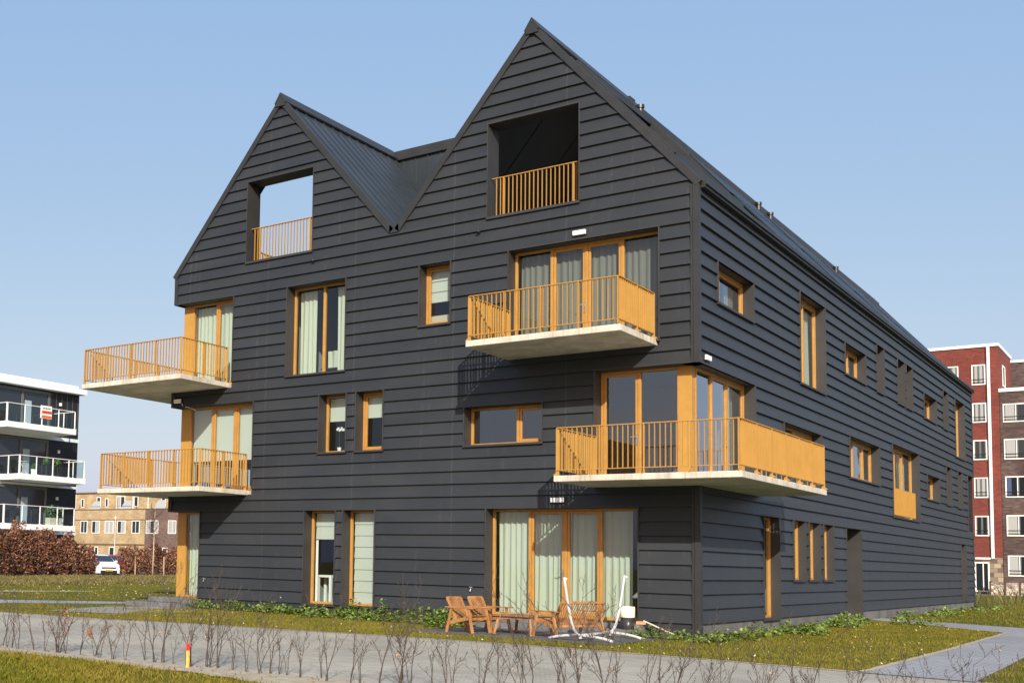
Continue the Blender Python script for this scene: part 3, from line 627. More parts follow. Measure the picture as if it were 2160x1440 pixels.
def balcony(pts, path, zt, th, label):
    b = bpy.data.objects.new('balcony', None); COL.objects.link(b); b.parent = house; b.matrix_parent_inverse = Matrix.Translation(-root_loc(house))
    b['label'] = label
    mb = MB(); mb.prism([(x, y, zt-th) for x, y in pts], (0, 0, th)); mb.build('slab', m_conc, b, bevel=.012)
    for i, (p, q) in enumerate(zip(path, path[1:])):
        rail_run(b, p, q, zt, first=(i == 0), last=True)
    return b
ins = .06
# upper right balcony
balcony([(-4.50, -2.05), (-.87, -2.05), (-.87, .2), (-4.50, .2)], [(-4.50+ins, -.07), (-4.50+ins, -2.05+ins), (-.87-ins, -2.05+ins), (-.87-ins, -.07)], 6.17, .14, 'upper balcony hanging on the front under the right gable')
balcony([(-17.40, -2.05), (-13.38, -2.05), (-13.38, .2), (BX0+.05, .2), (BX0+.05, 4.2), (-17.40, 4.2)], [(-13.38-ins, -.07), (-13.38-ins, -2.05+ins), (-17.40+ins, -2.05+ins), (-17.40+ins, 4.2-ins), (BX0-.1, 4.2-ins)], 6.17, .14, 'upper balcony wrapping round the left corner')
balcony([(-16.55, -2.05), (-12.56, -2.05), (-12.56, .2), (BX0+.05, .2), (BX0+.05, 4.2), (-16.55, 4.2)], [(-12.56-ins, -.07), (-12.56-ins, -2.05+ins), (-16.55+ins, -2.05+ins), (-16.55+ins, 4.2-ins), (BX0-.1, 4.2-ins)], 3.06, .13, 'lower balcony wrapping round the left corner')
balcony([(-2.34, -2.05), (1.55, -2.05), (1.55, 4.18), (-.05, 4.18), (-.05, .2), (-2.34, .2)], [(-2.34+ins, -.07), (-2.34+ins, -2.05+ins), (1.55-ins, -2.05+ins), (1.55-ins, 4.18-ins), (.1, 4.18-ins)], 3.06, .13, 'lower balcony wrapping round the right corner')
for (a, b) in ((-12.82, -10.47), (-5.07, -2.70)):
    o = bpy.data.objects.new('loft_railing', None); COL.objects.link(o); o.parent = house; o.matrix_parent_inverse = Matrix.Translation(-root_loc(house))
    rail_run(o, (a+.02, .16), (b-.02, .16), 9.61, h=1.0, low=.03, posts=[.30, b-a-.22])
# folded side railing at the back edge of the left loft terrace
o = bpy.data.objects.new('terrace_railing', None); COL.objects.link(o); o.parent = house; o.matrix_parent_inverse = Matrix.Translation(-root_loc(house))
rail_run(o, (-13.9, 1.3), (-13.9, 3.2), 9.52, h=.95, low=.03)
# juliet balustrade
mb = MB()
mb.box((.045, 19.12, 3.15), (.06, 22.75, 3.19)); mb.box((.03, 19.12, 4.05), (.07, 22.75, 4.08))
y = 19.14
while y < 22.75: mb.box((.01, y, 3.18), (.085, y+.012, 4.05)); y += .11
mb.build('juliet_balustrade', m_oran, house)

# small fixtures
def wall_lamp(P, u, z, w=.34, h=.13):
    mb = MB(); pbox(mb, P, u-w/2, u+w/2, z-h/2, z+h/2, .03, .075); o = mb.build('wall_lamp', m_black, house, bevel=.01)
    mb = MB(); pbox(mb, P, u-w/2+.012, u+w/2-.012, z-h/2+.01, z+h/2-.01, .075, .125); mb.build('diffuser', m_white, o, bevel=.012)
wall_lamp(PA, -2.66, 8.83); wall_lamp(PA, -3.18, 2.66); wall_lamp(PB, .42, 5.73); wall_lamp(PA, -15.33, 5.76, .3, .14)
for u, z in ((-5.30, 9.28), (-10.39, 9.30)):
    mb = MB(); mb.tube([PA(u, z, .02), PA(u, z-.005, .10)], .035, 12); mb.tube([PA(u, z, .10), PA(u, z-.03, .12)], [.05, .042], 12)
    mb.build('wall_vent', m_black, house)
for u, z in ((-14.09, .54), (-5.41, .57)):
    mb = MB(); mb.tube([PA(u, z, .02), PA(u, z, .09)], .018, 8); mb.tube([PA(u, z, .07), PA(u-.015, z-.07, .10)], .013, 8); mb.beam(PA(u-.045, z+.035, .08), PA(u+.045, z+.03, .08), .018, .016)
    mb.tube([PA(u, z, .08), PA(u, z+.035, .08)], .012, 8); mb.build('garden_tap', m_steel, house)
mb = MB(); mb.tube([(-15.2, -.05, 5.70), (-15.15, -.055, 5.60), (-15.0, -.06, 5.57), (-14.9, -.05, 5.55), (-14.86, .2, 5.5)], .008, 6); mb.build('lamp_cable', m_white, house)
# steps
mb = MB(); mb.box((-5.0, -.36, G0), (-1.12, -.075, -.06)); mb.box((-4.98, -.86, G0), (-1.14, -.362, -.16)); mb.build('garden_door_step', m_step, house, bevel=.01)
mb = MB(); mb.box((-16.6, -.75, G0), (-14.36, .28, -.16)); mb.box((-16.1, -.30, -.16), (-14.36, .28, -.02)); mb.box((-15.55, .28, G0), (-14.36, .6, 0)); mb.build('garden_door_step', m_step, house, bevel=.01)

# things inside the windows
m_leaf = mat('leaf_green', (0.05, 0.10, 0.02), rough=.5, island=.5)
orch = thing('potted_orchid', (-9.85, .56, 4.10), 'white orchid on the sill behind the half drawn blind, left window of a pair', 'plant')
mb = MB(); mb.lathe((-9.85, .56, 4.10), [(.045, 0), (.06, .11)], 12); mb.build('flower_pot', m_white, orch)
mb = MB(); mb.tube([(-9.85, .56, 4.2), (-9.86, .56, 4.45), (-9.83, .55, 4.62), (-9.76, .54, 4.72)], .006, 5); mb.build('stem', m_leaf, orch)
mb = MB()
for i in range(7):
    c = Vector((-9.84+.035*i-.05, .53, 4.70+.03*math.sin(i*2))); 
    for k in range(5):
        a = k*2*PI/5; mb.quad(c, c+Vector((.03*math.cos(a-.5), -.01, .03*math.sin(a-.5))), c+Vector((.045*math.cos(a), -.015, .045*math.sin(a))), c+Vector((.03*math.cos(a+.5), -.01, .03*math.sin(a+.5))))
mb.build('blossom', m_white, orch)
stool = thing('white_stool', (-10.34, .95, 0), 'white painted stool seen inside the left window of the ground floor pair', 'stool')
mb = MB(); mb.box((-10.64, .72, .70), (-10.16, 1.12, .76)); mb.build('seat', m_white, stool)
for x, y in ((-10.61, .75), (-10.19, .75), (-10.61, 1.09), (-10.19, 1.09)):
    mb = MB(); mb.box((x-.035, y-.035, -.08), (x+.035, y+.035, .70)); mb.build('leg', m_white, stool)
drape = thing('chair_with_cloth', (-10.50, 1.0, 6.0), 'chair with a white cloth thrown over it behind the tall curtained window', 'chair')
mb = MB()
for (x, y) in ((-10.70, .9), (-10.25, .9), (-10.70, 1.3), (-10.25, 1.3)): mb.tube([(x, y, 6.0), (x+.03, y, 6.45)], .015, 6)
mb.box((-10.75, .85, 6.44), (-10.20, 1.35, 6.48)); mb.build('chair_frame', m_black, drape)
mb = curtain_mesh(lambda u, v, w: (u, -w, v), -10.75, -10.20, 6.50, 7.02, -1.20, .05, .22, 4); mb.build('cloth', m_curt, drape, smooth=True)

# ------------------------------------------------------------------ garden furniture
m_wood = mat('oiled_acacia', (0.36, 0.175, 0.065), rough=.55, spec=.3, noise=.35, nscale=5, stretch=(1, 1, 1), ndetail=8, bump=.1, bscale=80)
def local(loc, rz):
    return Matrix.Translation(loc) @ Matrix.Rotation(rz, 4, 'Z')
def garden_chair(name, loc, rz, width, label, cat, group=None, slats=8, n_leg=.0):
    """faces local +x; origin on the ground under the seat centre"""
    t = thing(name, loc, label, cat, group); M = local(loc, rz); hw = width/2
    def put(mb, nm, bev=.004): return mb.build(nm, m_wood, t, bevel=bev, M=M)
    for s in (-1, 1):
        y = s*(hw-.02)
        mb = MB(); mb.beam((-.33, y, 0), (-.20, y, .515), .035, .055, up=(1, 0, 0)); put(mb, 'leg')
        mb = MB(); mb.beam((.36, y, 0), (.24, y, .515), .035, .06, up=(1, 0, 0)); put(mb, 'leg')
        mb = MB(); mb.box((-.36, y-.04, .515), (.42, y+.04, .540)); put(mb, 'armrest', .008)
        mb = MB(); mb.beam((-.31, y-s*.036, .19), (.30, y-s*.036, .33), .03, .07); put(mb, 'side_rail')
    # back: two stiles leaning back plus slats
    p0 = Vector((-.10, 0, .20)); p1 = Vector((-.38, 0, .72)); 
    mb = MB()
    for s in (-1, 1): mb.beam(p0+Vector((0, s*(hw-.09), 0)), p1+Vector((0, s*(hw-.09), 0)), .05, .035, up=(1, 0, .5))
    mb.beam(p1+Vector((0, -hw+.09, -.0)), p1+Vector((0, hw-.09, 0)), .035, .05); mb.beam(p0+Vector((0, -hw+.09, .03)), p0+Vector((0, hw-.09, .03)), .035, .05)
    fr = put(mb, 'backrest'); mb = MB(); n = slats
    for i in range(n):
        y = -hw+.14+(2*hw-.28)*i/(n-1); mb.beam(p0+Vector((0, y, .03)), p1+Vector((0, y, -.01)), .020, .012, up=(1, 0, .5))
    o = mb.build('back_slats', m_wood, fr, M=M); o.matrix_parent_inverse = Matrix.Translation(-root_loc(fr.parent)) if False else o.matrix_parent_inverse
    mb = MB()
    mb.beam((-.12, -hw+.05, .23), (-.12, hw-.05, .23), .03, .05); mb.beam((.28, -hw+.05, .30), (.28, hw-.05, .30), .03, .06)
    for i in range(8):
        x = -.08+i*.052; z = .255+i*.0115; mb.box((x-.02, -hw+.08, z+.02), (x+.02, hw-.08, z+.035))
    put(mb, 'seat')
    return t
garden_chair('garden_chair', (-3.80, -3.05, G0+.012), math.radians(-8), .64, 'slatted wooden armchair nearest the lawn, left of the low table', 'chair', 'wooden garden armchairs')
garden_chair('garden_chair', (-3.72, -2.30, G0+.012), math.radians(-10), .64, 'slatted wooden armchair nearer the glass doors, behind the front armchair', 'chair', 'wooden garden armchairs')
garden_chair('garden_bench', (-1.80, -2.42, G0+.012), math.radians(180-20), 1.36, 'two seat slatted wooden garden bench seen from behind beside the hammock stand', 'bench', slats=18)
tb = thing('low_table', (-2.85, -2.1, G0+.012), 'low square wooden table between the armchairs and the bench', 'table')
Mt = local((-2.82, -2.45, G0+.012), math.radians(-4)) @ Matrix.Diagonal((1.22, 1.2, .95, 1))
mb = MB()
for i in range(7): mb.box((-.36+i*.104, -.40, .40), (-.36+i*.104+.098, .40, .42))
mb.build('table_top', mat('weathered_wood', (0.27, 0.16, 0.11), rough=.7, noise=.25, nscale=6), tb, bevel=.003, M=Mt)
mb = MB(); mb.box((-.31, -.35, .34), (.31, -.32, .40)); mb.box((-.31, .32, .34), (.31, .35, .40)); mb.box((-.34, -.32, .34), (-.31, .32, .40)); mb.box((.31, -.32, .34), (.34, .32, .40)); mb.build('apron', m_wood, tb, M=Mt)
for sx in (-1, 1):
    for sy in (-1, 1): mb = MB(); mb.beam((sx*.36, sy*.36, 0), (sx*.30, sy*.31, .40), .04, .04); mb.build('leg', m_wood, tb, M=Mt)
# hammock stand
m_paint = mat('pale_grey_steel', (0.47, 0.49, 0.50), rough=.4, noise=.06)
hs = thing('hammock_stand', (-1.35, -2.6, G0+.012), 'empty pale grey tubular steel hammock stand with two raised arms beside the bench', 'hammock stand')
g = G0+.012
def bez(p, n=10):
    p = [Vector(q) for q in p]; o = []
    for i in range(n+1):
        t = i/n; a = [q.copy() for q in p]
        while len(a) > 1: a = [a[j]*(1-t)+a[j+1]*t for j in range(len(a)-1)]
        o.append(a[0])
    return o
A0 = Vector((-1.17, -3.28, g+.10)); A1 = Vector((-1.24, -1.70, g+.10))
mb = MB(); mb.tube([A0, A1], .029, 10); mb.build('spine', m_paint, hs, smooth=True)
mb = MB(); mb.tube(bez([A0+Vector((0, -.02, .01)), A0+Vector((-.04, -.30, .02)), A0+Vector((-.06, -.40, .45)), A0+Vector((-.10, -.52, 1.13))], 14), .029, 10); mb.build('arm', m_paint, hs, smooth=True)
mb = MB(); mb.tube(bez([A1+Vector((0, .02, .01)), A1+Vector((.02, .30, .02)), A1+Vector((.04, .42, .45)), A1+Vector((.08, .58, 1.18))], 14), .029, 10); mb.build('arm', m_paint, hs, smooth=True)
for p in (A0+Vector((-.10, -.52, 1.13)), A1+Vector((.08, .58, 1.18))):
    mb = MB(); mb.tube([p+Vector((.02+.03*math.cos(a), 0, -.04+.03*math.sin(a))) for a in [i*PI/5 for i in range(9)]], .006, 6); mb.build('hook', m_steel, hs)
for c in (A0, A1):
    mb = MB(); mb.tube(bez([c+Vector((-.66, -.02, -.085)), c+Vector((-.3, 0, .03)), c+Vector((.3, 0, .03)), c+Vector((.66, .02, -.085))], 14), .028, 10); mb.build('foot_tube', m_paint, hs, smooth=True)
    mb = MB(); mb.tube([c+Vector((0, 0, -.06)), c+Vector((0, 0, .02))], .03, 10); mb.build('bracket', m_paint, hs)
# pot, brick, pole
pt = thing('patio_pot', (-1.31, -.60, -.16), 'cylindrical pot, cream above and black below, on the step by the glass doors', 'pot')
mb = MB(); mb.lathe((-1.31, -.60, -.16), [(.135, 0), (.14, .02), (.15, .25)], 24); mb.build('lower_pot', mat('black_glazed', (.03, .03, .03), rough=.3, noise=.3, nscale=8), pt, smooth=True)
mb = MB(); mb.lathe((-1.31, -.60, .09), [(.152, 0), (.158, .01), (.158, .23), (.14, .235), (.135, .18)], 24); mb.build('upper_pot', mat('cream_ceramic', (.82, .74, .58), rough=.5), pt, smooth=True)
bk = MB(); bk.box((-.10, -.05, 0), (.10, .05, .065)); o = bk.build('brick', mat('orange_brick', (.55, .27, .15), rough=.9, noise=.2, nscale=20), None, bevel=.004, M=local((-1.16, -.22, -.06), .3))
tag(o, 'loose orange brick lying on the step beside the cream and black pot', 'brick')
mb = MB(); mb.tube([(-1.10, -.24, .02), (-.45, -.13, -.25)], .016, 8); o = mb.build('wooden_pole', mat('pale_wood', (.62, .52, .42), rough=.7), None); tag(o, 'thin pale pole leaning from the step down to the weeds along the wall', 'pole')
sk = thing('marker_stake', (-2.09, -13.48, G0), 'short yellow wooden marker stake with a red painted top between the hedge saplings', 'stake')
mb = MB(); mb.box((-2.105, -13.495, G0-.05), (-2.072, -13.465, G0+.23)); mb.build('stake_body', mat('yellow_wood', (.85, .48, .10), rough=.7, noise=.15, nscale=12), sk)
mb = MB(); mb.box((-2.107, -13.497, G0+.23), (-2.070, -13.463, G0+.32)); mb.build('painted_top', mat('red_paint', (.75, .035, .03), rough=.5), sk)

# ------------------------------------------------------------------ vegetation
def in_poly(x, y, poly):
    c = np.zeros(len(x), bool); n = len(poly)
    for i in range(n):
        x0, y0 = poly[i]; x1, y1 = poly[(i+1) % n]
        cond = ((y0 > y) != (y1 > y)); t = (x1-x0)*(y-y0)/((y1-y0) if y1 != y0 else 1e-9)+x0
        c ^= cond & (x < t)
    return c
def raw_mesh(name, V, Fc, m, parent=None):
    me = bpy.data.meshes.new(name); k = Fc.shape[1]
    me.vertices.add(len(V)); me.vertices.foreach_set('co', V.astype(np.float32).ravel())
    me.loops.add(Fc.size); me.loops.foreach_set('vertex_index', Fc.astype(np.int32).ravel())
    me.polygons.add(len(Fc)); me.polygons.foreach_set('loop_start', np.arange(0, Fc.size, k, dtype=np.int32)); me.polygons.foreach_set('loop_total', np.full(len(Fc), k, dtype=np.int32))
    me.update(calc_edges=True); me.materials.append(m)
    o = bpy.data.objects.new(name, me); COL.objects.link(o)
    if parent: o.parent = parent; o.matrix_parent_inverse = Matrix.Translation(-root_loc(parent))
    return o
def blades(name, poly, n, h0, h1, wd, m, label, lean=.5, clump=0.0, cat='grass', holes=(), keep=None, z=G0):
    xs = [p[0] for p in poly]; ys = [p[1] for p in poly]
    x = np.random.uniform(min(xs), max(xs), n*3); y = np.random.uniform(min(ys), max(ys), n*3)
    k = in_poly(x, y, poly)
    for h in holes: k &= ~in_poly(x, y, h)
    if clump:
        f = np.sin(x*1.7+1.3*np.sin(y*2.1))+np.sin(y*2.6+1.1*np.sin(x*1.3+.5)); k &= np.random.rand(len(x)) < np.clip(.6+clump*f*.5, .08, 1)
    if keep is not None: k &= keep(x, y)
    x, y = x[k][:n], y[k][:n]; n = len(x)
    h = np.random.uniform(h0, h1, n); a = np.random.uniform(0, 2*PI, n); l = np.random.uniform(-1, 1, n)*lean*h; b = np.random.uniform(0, 2*PI, n)
    V = np.zeros((n, 4, 3)); dx, dy = np.cos(a)*wd/2, np.sin(a)*wd/2; lx, ly = np.cos(b)*l, np.sin(b)*l
    V[:, 0] = np.stack([x-dx, y-dy, np.full(n, z)], -1); V[:, 1] = np.stack([x+dx, y+dy, np.full(n, z)], -1)
    V[:, 2] = np.stack([x+dx*.7+lx*.35, y+dy*.7+ly*.35, z+h*.6], -1); V[:, 3] = np.stack([x+lx, y+ly, z+h], -1)
    o = raw_mesh(name, V.reshape(-1, 3), np.arange(n*4).reshape(n, 4), m); tag(o, label, cat, None, 'stuff'); return o
def blade_mat(name, c1, c2, isl=.35, scale=.7):
    m = mat(name, c1, rough=.7, spec=.15, col2=c2, nscale=scale, island=isl); return m
m_bl1 = blade_mat('grass_blade', (0.105, 0.112, 0.010), (0.185, 0.15, 0.026))
m_bl2 = blade_mat('fresh_grass_blade', (0.11, 0.125, 0.010), (0.21, 0.16, 0.024), scale=1.2)
m_dry = blade_mat('dry_grass_blade', (0.21, 0.165, 0.075), (0.12, 0.115, 0.03), .45)
patch_r = [(4.38, -6.0), (4.36, .85), (4.22, 10.1), (0.05, 15.0), (0.05, 0.0), (.06, -.05), (-.3, -.05), (-.28, -3.95), (-1.3, -5.25), (.5, -5.38), (2.93, -5.68)]
lawn_l = [(-14.9, -6.45), (-11.26, -6.35), (-9.18, -5.8), (-6.55, -5.65), (-4.38, -5.33), (-1.3, -5.24), (-.3, -3.95), (-4.98, -3.8), (-4.98, -.05), (-14.3, -.05), (-14.2, -2.0), (-12.9, -4.4)]
blades('lawn_grass', patch_r, 60000, .02, .055, .009, m_bl1, 'short olive green lawn on the right between the building and the grey paver path', clump=.25)
blades('lawn_grass', lawn_l, 60000, .02, .055, .009, m_bl1, 'strip of short lawn between the pale road and the front of the building', clump=.25)
blades('lawn_grass', [(-.4, -14.25), (-2, -14.0), (-4, -13.88), (-12, -14.05), (-14, -17), (-2, -19), (4, -18), (3, -15)], 85000, .025, .075, .007, m_bl2, 'thicker foreground lawn at the bottom left beside the sandy strip', lean=.8, clump=.35)
blades('lawn_grass', [(5.98, -6.3), (5.85, .25), (14, -1), (16, -8)], 22000, .03, .07, .009, m_bl1, 'corner of lawn at the bottom right beyond the grey paver path', clump=.3)
blades('lawn_grass', [(-14.9, -6.8), (-13.2, -2.0), (-16.5, -.9), (-20, -3.5), (-30, -6.8), (-44, -8.5), (-60, -9), (-25, -7.5)], 40000, .02, .05, .012, m_bl1, 'low lawn around the garden path left of the building', clump=.4)
blades('lawn_grass', [(-17, 3), (-22, -1.2), (-42, -4), (-60, 0), (-62, 17), (-44, 24), (-43, 44), (-16, 20)], 90000, .02, .055, .016, m_bl1, 'wide lawn between the garden path and the brown beech hedges', clump=.4)
blades('lawn_grass', [(.1, 17.2), (.1, BY1), (0, 75), (16, 70), (18, 12), (4.4, 14.3)], 45000, .03, .08, .02, m_bl1, 'lawn on the far right side behind the paver path', clump=.3)
blades('dry_grass', [(-34, 6.5), (-34.5, 14), (-36, 22), (-50, 48), (-52, 40), (-48, 20), (-46, 10), (-42, 4)], 60000, .04, .24, .022, m_dry, 'rough dry grass growing along the foot of the beech hedges', lean=1.0, clump=.6)
blades('reeds', [(-3.5, 52), (-1.0, 40), (4, 34), (8, 40), (4, 58)], 420, .35, .95, .014, m_dry, 'tall dry reed stalks standing on the lawn at the right edge', lean=.5, cat='reeds')
m_litter = mat('pale_dead_leaf', (0.55, 0.44, 0.27), rough=.8, island=.4)
def litter(name, poly, n, size, label, z=G0+.03, m=None):
    xs = [p[0] for p in poly]; ys = [p[1] for p in poly]
    x = np.random.uniform(min(xs), max(xs), n*3); y = np.random.uniform(min(ys), max(ys), n*3); k = in_poly(x, y, poly); x, y = x[k][:n], y[k][:n]; n = len(x)
    V = np.zeros((n, 4, 3)); a = np.random.uniform(0, 2*PI, n); s = np.random.uniform(.5, 1, n)*size
    for i, (da, r, dz_) in enumerate(((0, 1, .0), (PI/2, .45, .01), (PI, 1, .02), (3*PI/2, .45, .005))):
        V[:, i] = np.stack([x+np.cos(a+da)*s*r, y+np.sin(a+da)*s*r, z+np.random.uniform(-.01, .02, n)+dz_], -1)
    o = raw_mesh(name, V.reshape(-1, 3), np.arange(n*4).reshape(n, 4), m or m_litter); tag(o, label, 'leaves', None, 'stuff'); return o
litter('fallen_leaves', patch_r, 200, .024, 'pale fallen leaves scattered on the right hand lawn'); litter('fallen_leaves', lawn_l, 220, .024, 'pale fallen leaves scattered along the front lawn strip')
litter('fallen_leaves', [(-17, 3), (-22, -1.2), (-42, -4), (-60, 0), (-62, 17), (-44, 24), (-43, 44)], 1500, .07, 'pale fallen leaves on the wide lawn before the hedges')
litter('fallen_leaves', lowtop+lowbot, 500, .02, 'leaf litter along the sandy planting strip', z=G0+.015, m=mat('brown_dead_leaf', (.22, .15, .08), rough=.9, island=.5))

m_weed = mat('weed_leaf', (0.095, 0.16, 0.028), rough=.5, spec=.3, col2=(0.18, 0.24, 0.05), nscale=2.5, island=.45)
def weeds(name, spots, label, leaf=.05, dens=90, m=None):
    V = []; F_n = 0; rng = np.random.default_rng(5)
    for (x, y, r, h) in spots:
        n = int(dens*(r/.3)**1.6*(h/.3))
        th = rng.uniform(0, 2*PI, n); rr = r*np.sqrt(rng.uniform(0, 1, n)); hh = h*(1-(rr/r)**2*.75)*rng.uniform(.15, 1.0, n)
        px, py, pz = x+rr*np.cos(th), y+rr*np.sin(th), G0+hh
        a = rng.uniform(0, 2*PI, n); tilt = rng.uniform(-.2, 1.0, n); s = leaf*rng.uniform(.5, 1.25, n)
        for i in range(n):
            ca, sa = math.cos(a[i]), math.sin(a[i]); c = Vector((px[i], py[i], pz[i]))
            d = Vector((ca*math.cos(tilt[i]), sa*math.cos(tilt[i]), math.sin(tilt[i]))); sd_ = Vector((-sa, ca, rng.uniform(-.4, .4)))
            V += [c, c+d*s[i]*.55+sd_*s[i]*.5, c+d*s[i]*1.1, c+d*s[i]*.55-sd_*s[i]*.5]
    V = np.array([tuple(v) for v in V]); o = raw_mesh(name, V, np.arange(len(V)).reshape(-1, 4), m or m_weed); tag(o, label, 'weeds', None, 'stuff'); return o
sp = []
x = -14.0
while x < -5.0:
    big = random.random()
    sp.append((x, -random.uniform(.15, .55), random.uniform(.18, .36), random.uniform(.18, .34)+(.12 if -9 < x < -5 and big > .5 else 0)+(.10 if big > .85 else 0)))
    if x > -9.5: sp.append((x+random.uniform(-.2, .2), -random.uniform(.6, 1.5), random.uniform(.2, .35), random.uniform(.10, .26)))
    x += random.uniform(.16, .30)
sp += [(-5.3, -1.6, .4, .42), (-5.5, -1.0, .4, .40), (-5.1, -2.2, .3, .3), (-5.9, -.8, .35, .38)]
weeds('weeds', sp, 'leafy green weeds growing along the foot of the front wall', .075, 120)
sp = [(-1.1+i*.22, -random.uniform(.45, 1.5), random.uniform(.2, .34), random.uniform(.12, .26)) for i in range(7)]
y = -1.5
while y < 12.2:
    sp.append((random.uniform(.2, .6)+(.5 if y < 4 else 0)*random.random(), y, random.uniform(.18, .36), random.uniform(.10, .22)+(.14 if random.random() > .75 else 0))); 
    if y < 1: sp.append((random.uniform(-.3, .9), y+random.uniform(-.4, .2), random.uniform(.2, .3), random.uniform(.1, .2)))
    y += random.uniform(.22, .45)
sp += [(1.3, 3.6, .42, .30), (1.1, 4.3, .4, .26), (.9, 8.3, .45, .34), (.7, 9.2, .45, .3), (1.7, 12.0, .5, .24), (.6, 11.2, .4, .28), (2.2, 12.4, .4, .18)]
weeds('weeds', sp, 'leafy green weeds round the right corner and along the side wall', .075, 110)
sp = [(random.uniform(.3, 1.2), yy, .4, random.uniform(.1, .28)) for yy in np.arange(17, 36, .8)]
weeds('weeds', sp, 'sparse weeds along the far end of the side wall', .09, 40)

# foreground hedge saplings ----------------------------------------
m_bark = mat('sapling_bark', (0.070, 0.052, 0.040), rough=.8, noise=.3, nscale=14)
m_brown = mat('dry_beech_leaf', (0.27, 0.125, 0.06), rough=.7, island=.5)
m_tan = mat('pale_dry_leaf', (0.36, 0.24, 0.13), rough=.75, island=.4)
def sapling_meshes(seed, h=.8, leaves=0, stems=3, pale=False):
    rr = random.Random(seed); mb = MB(); lf = MB(); tips = []
    def grow(p, d, L, r, lvl):
        n = 6; pts = [p.copy()]; rad = [r]
        for i in range(n):
            d = (d+Vector((rr.uniform(-.36, .36), rr.uniform(-.36, .36), rr.uniform(-.05, .22)))*(.7 if lvl else .5)).normalized(); p = p+d*L/n
            pts.append(p.copy()); rad.append(max(.0019, r*(1-.75*(i+1)/n)))
            if lvl < 3 and i > 0 and rr.random() < (.9 if lvl == 0 else .7 if lvl == 1 else .35):
                a = rr.uniform(0, 2*PI); nd = (d*.8+Vector((math.cos(a), math.sin(a), rr.uniform(-.1, .5)))*.75).normalized()
                grow(p.copy(), nd, L*rr.uniform(.22, .48), max(.0022, rad[-1]*.6), lvl+1)
        mb.tube(pts, rad, 4 if lvl else 5, cap=False); tips.extend(pts[2:])
    for s in range(stems):
        a = rr.uniform(0, 2*PI); d = Vector((math.cos(a)*.17, math.sin(a)*.17, 1)).normalized()
        grow(Vector((rr.uniform(-.03, .03), rr.uniform(-.03, .03), -.03)), d, h*rr.uniform(.6, 1.12), rr.uniform(.0055, .0098), 0)
    low = [q for q in tips if q.z < h*.62] or tips; cl = [rr.choice(low) for _ in range(3)] if leaves else []
    for i in range(leaves):
        near = [q for q in tips if (q-cl[i % 3]).length < .13] or tips
        p = (rr.choice(near) if rr.random() < .85 else rr.choice(tips))+Vector((rr.uniform(-.02, .02), rr.uniform(-.02, .02), rr.uniform(-.03, .02))); a = rr.uniform(0, 2*PI); s = rr.uniform(.012, .026)
        d = Vector((math.cos(a)*.5, math.sin(a)*.5, -rr.uniform(.2, 1))).normalized(); e = d.cross(Vector((rr.uniform(-1, 1), rr.uniform(-1, 1), .3))).normalized()
        lf.quad(p, p+d*s*.6+e*s*.45, p+d*s*1.5, p+d*s*.6-e*s*.45)
    return mb, lf
variants = []
for i in range(12):
    nl = (0, 60, 5, 0, 110, 8, 0, 12, 0, 80, 0, 7)[i]
    mb, lf = sapling_meshes(100+i, .86, nl, 2+i % 2); 
    me = bpy.data.meshes.new('branches'); me.from_pydata(mb.v, [], mb.f); me.materials.append(m_bark)
    for p in me.polygons: p.use_smooth = True
    ml = None
    if nl: ml = bpy.data.meshes.new('dry_leaves'); ml.from_pydata(lf.v, [], lf.f); ml.materials.append(m_brown if nl > 20 else m_tan)
    variants.append((me, ml, nl))
x = -7.2; i = 0; rr = random.Random(3)
while x < 8.6:
    dens = 1.0
    left = x < -3.5
    vi = rr.choice([1, 4, 9, 9, 2, 5, 0] if left else [0, 3, 6, 8, 10, 2, 5, 7, 11])
    me, ml, nl = variants[vi]
    yb = -13.30-(.25 if x > 2 else 0)*((x-2)/5 if x > 2 else 0)
    leafy = nl > 20
    r = thing('hedge_sapling', (x, yb+rr.uniform(-.13, .13), G0), 'thin hedge sapling holding clusters of dry brown leaves in the roadside row' if leafy else 'thin nearly bare hedge sapling in the planted row along the pale road', 'sapling', 'leafy saplings in the roadside row' if leafy else 'bare saplings in the roadside row')
    sc = rr.uniform(.74, 1.12)*(1.0 if x < 4.8 else .95)
    r.rotation_euler = (0, 0, rr.uniform(0, 6.28)); r.scale = (sc, sc, sc)
    for nm, mm in (('branches', me), ('dry_leaves', ml)):
        if mm: o = bpy.data.objects.new(nm, mm); COL.objects.link(o); o.parent = r
    x += rr.choice([rr.uniform(.07, .16), rr.uniform(.16, .32), rr.uniform(.16, .32)])*(1.0 if x < 4.5 else 1.25)

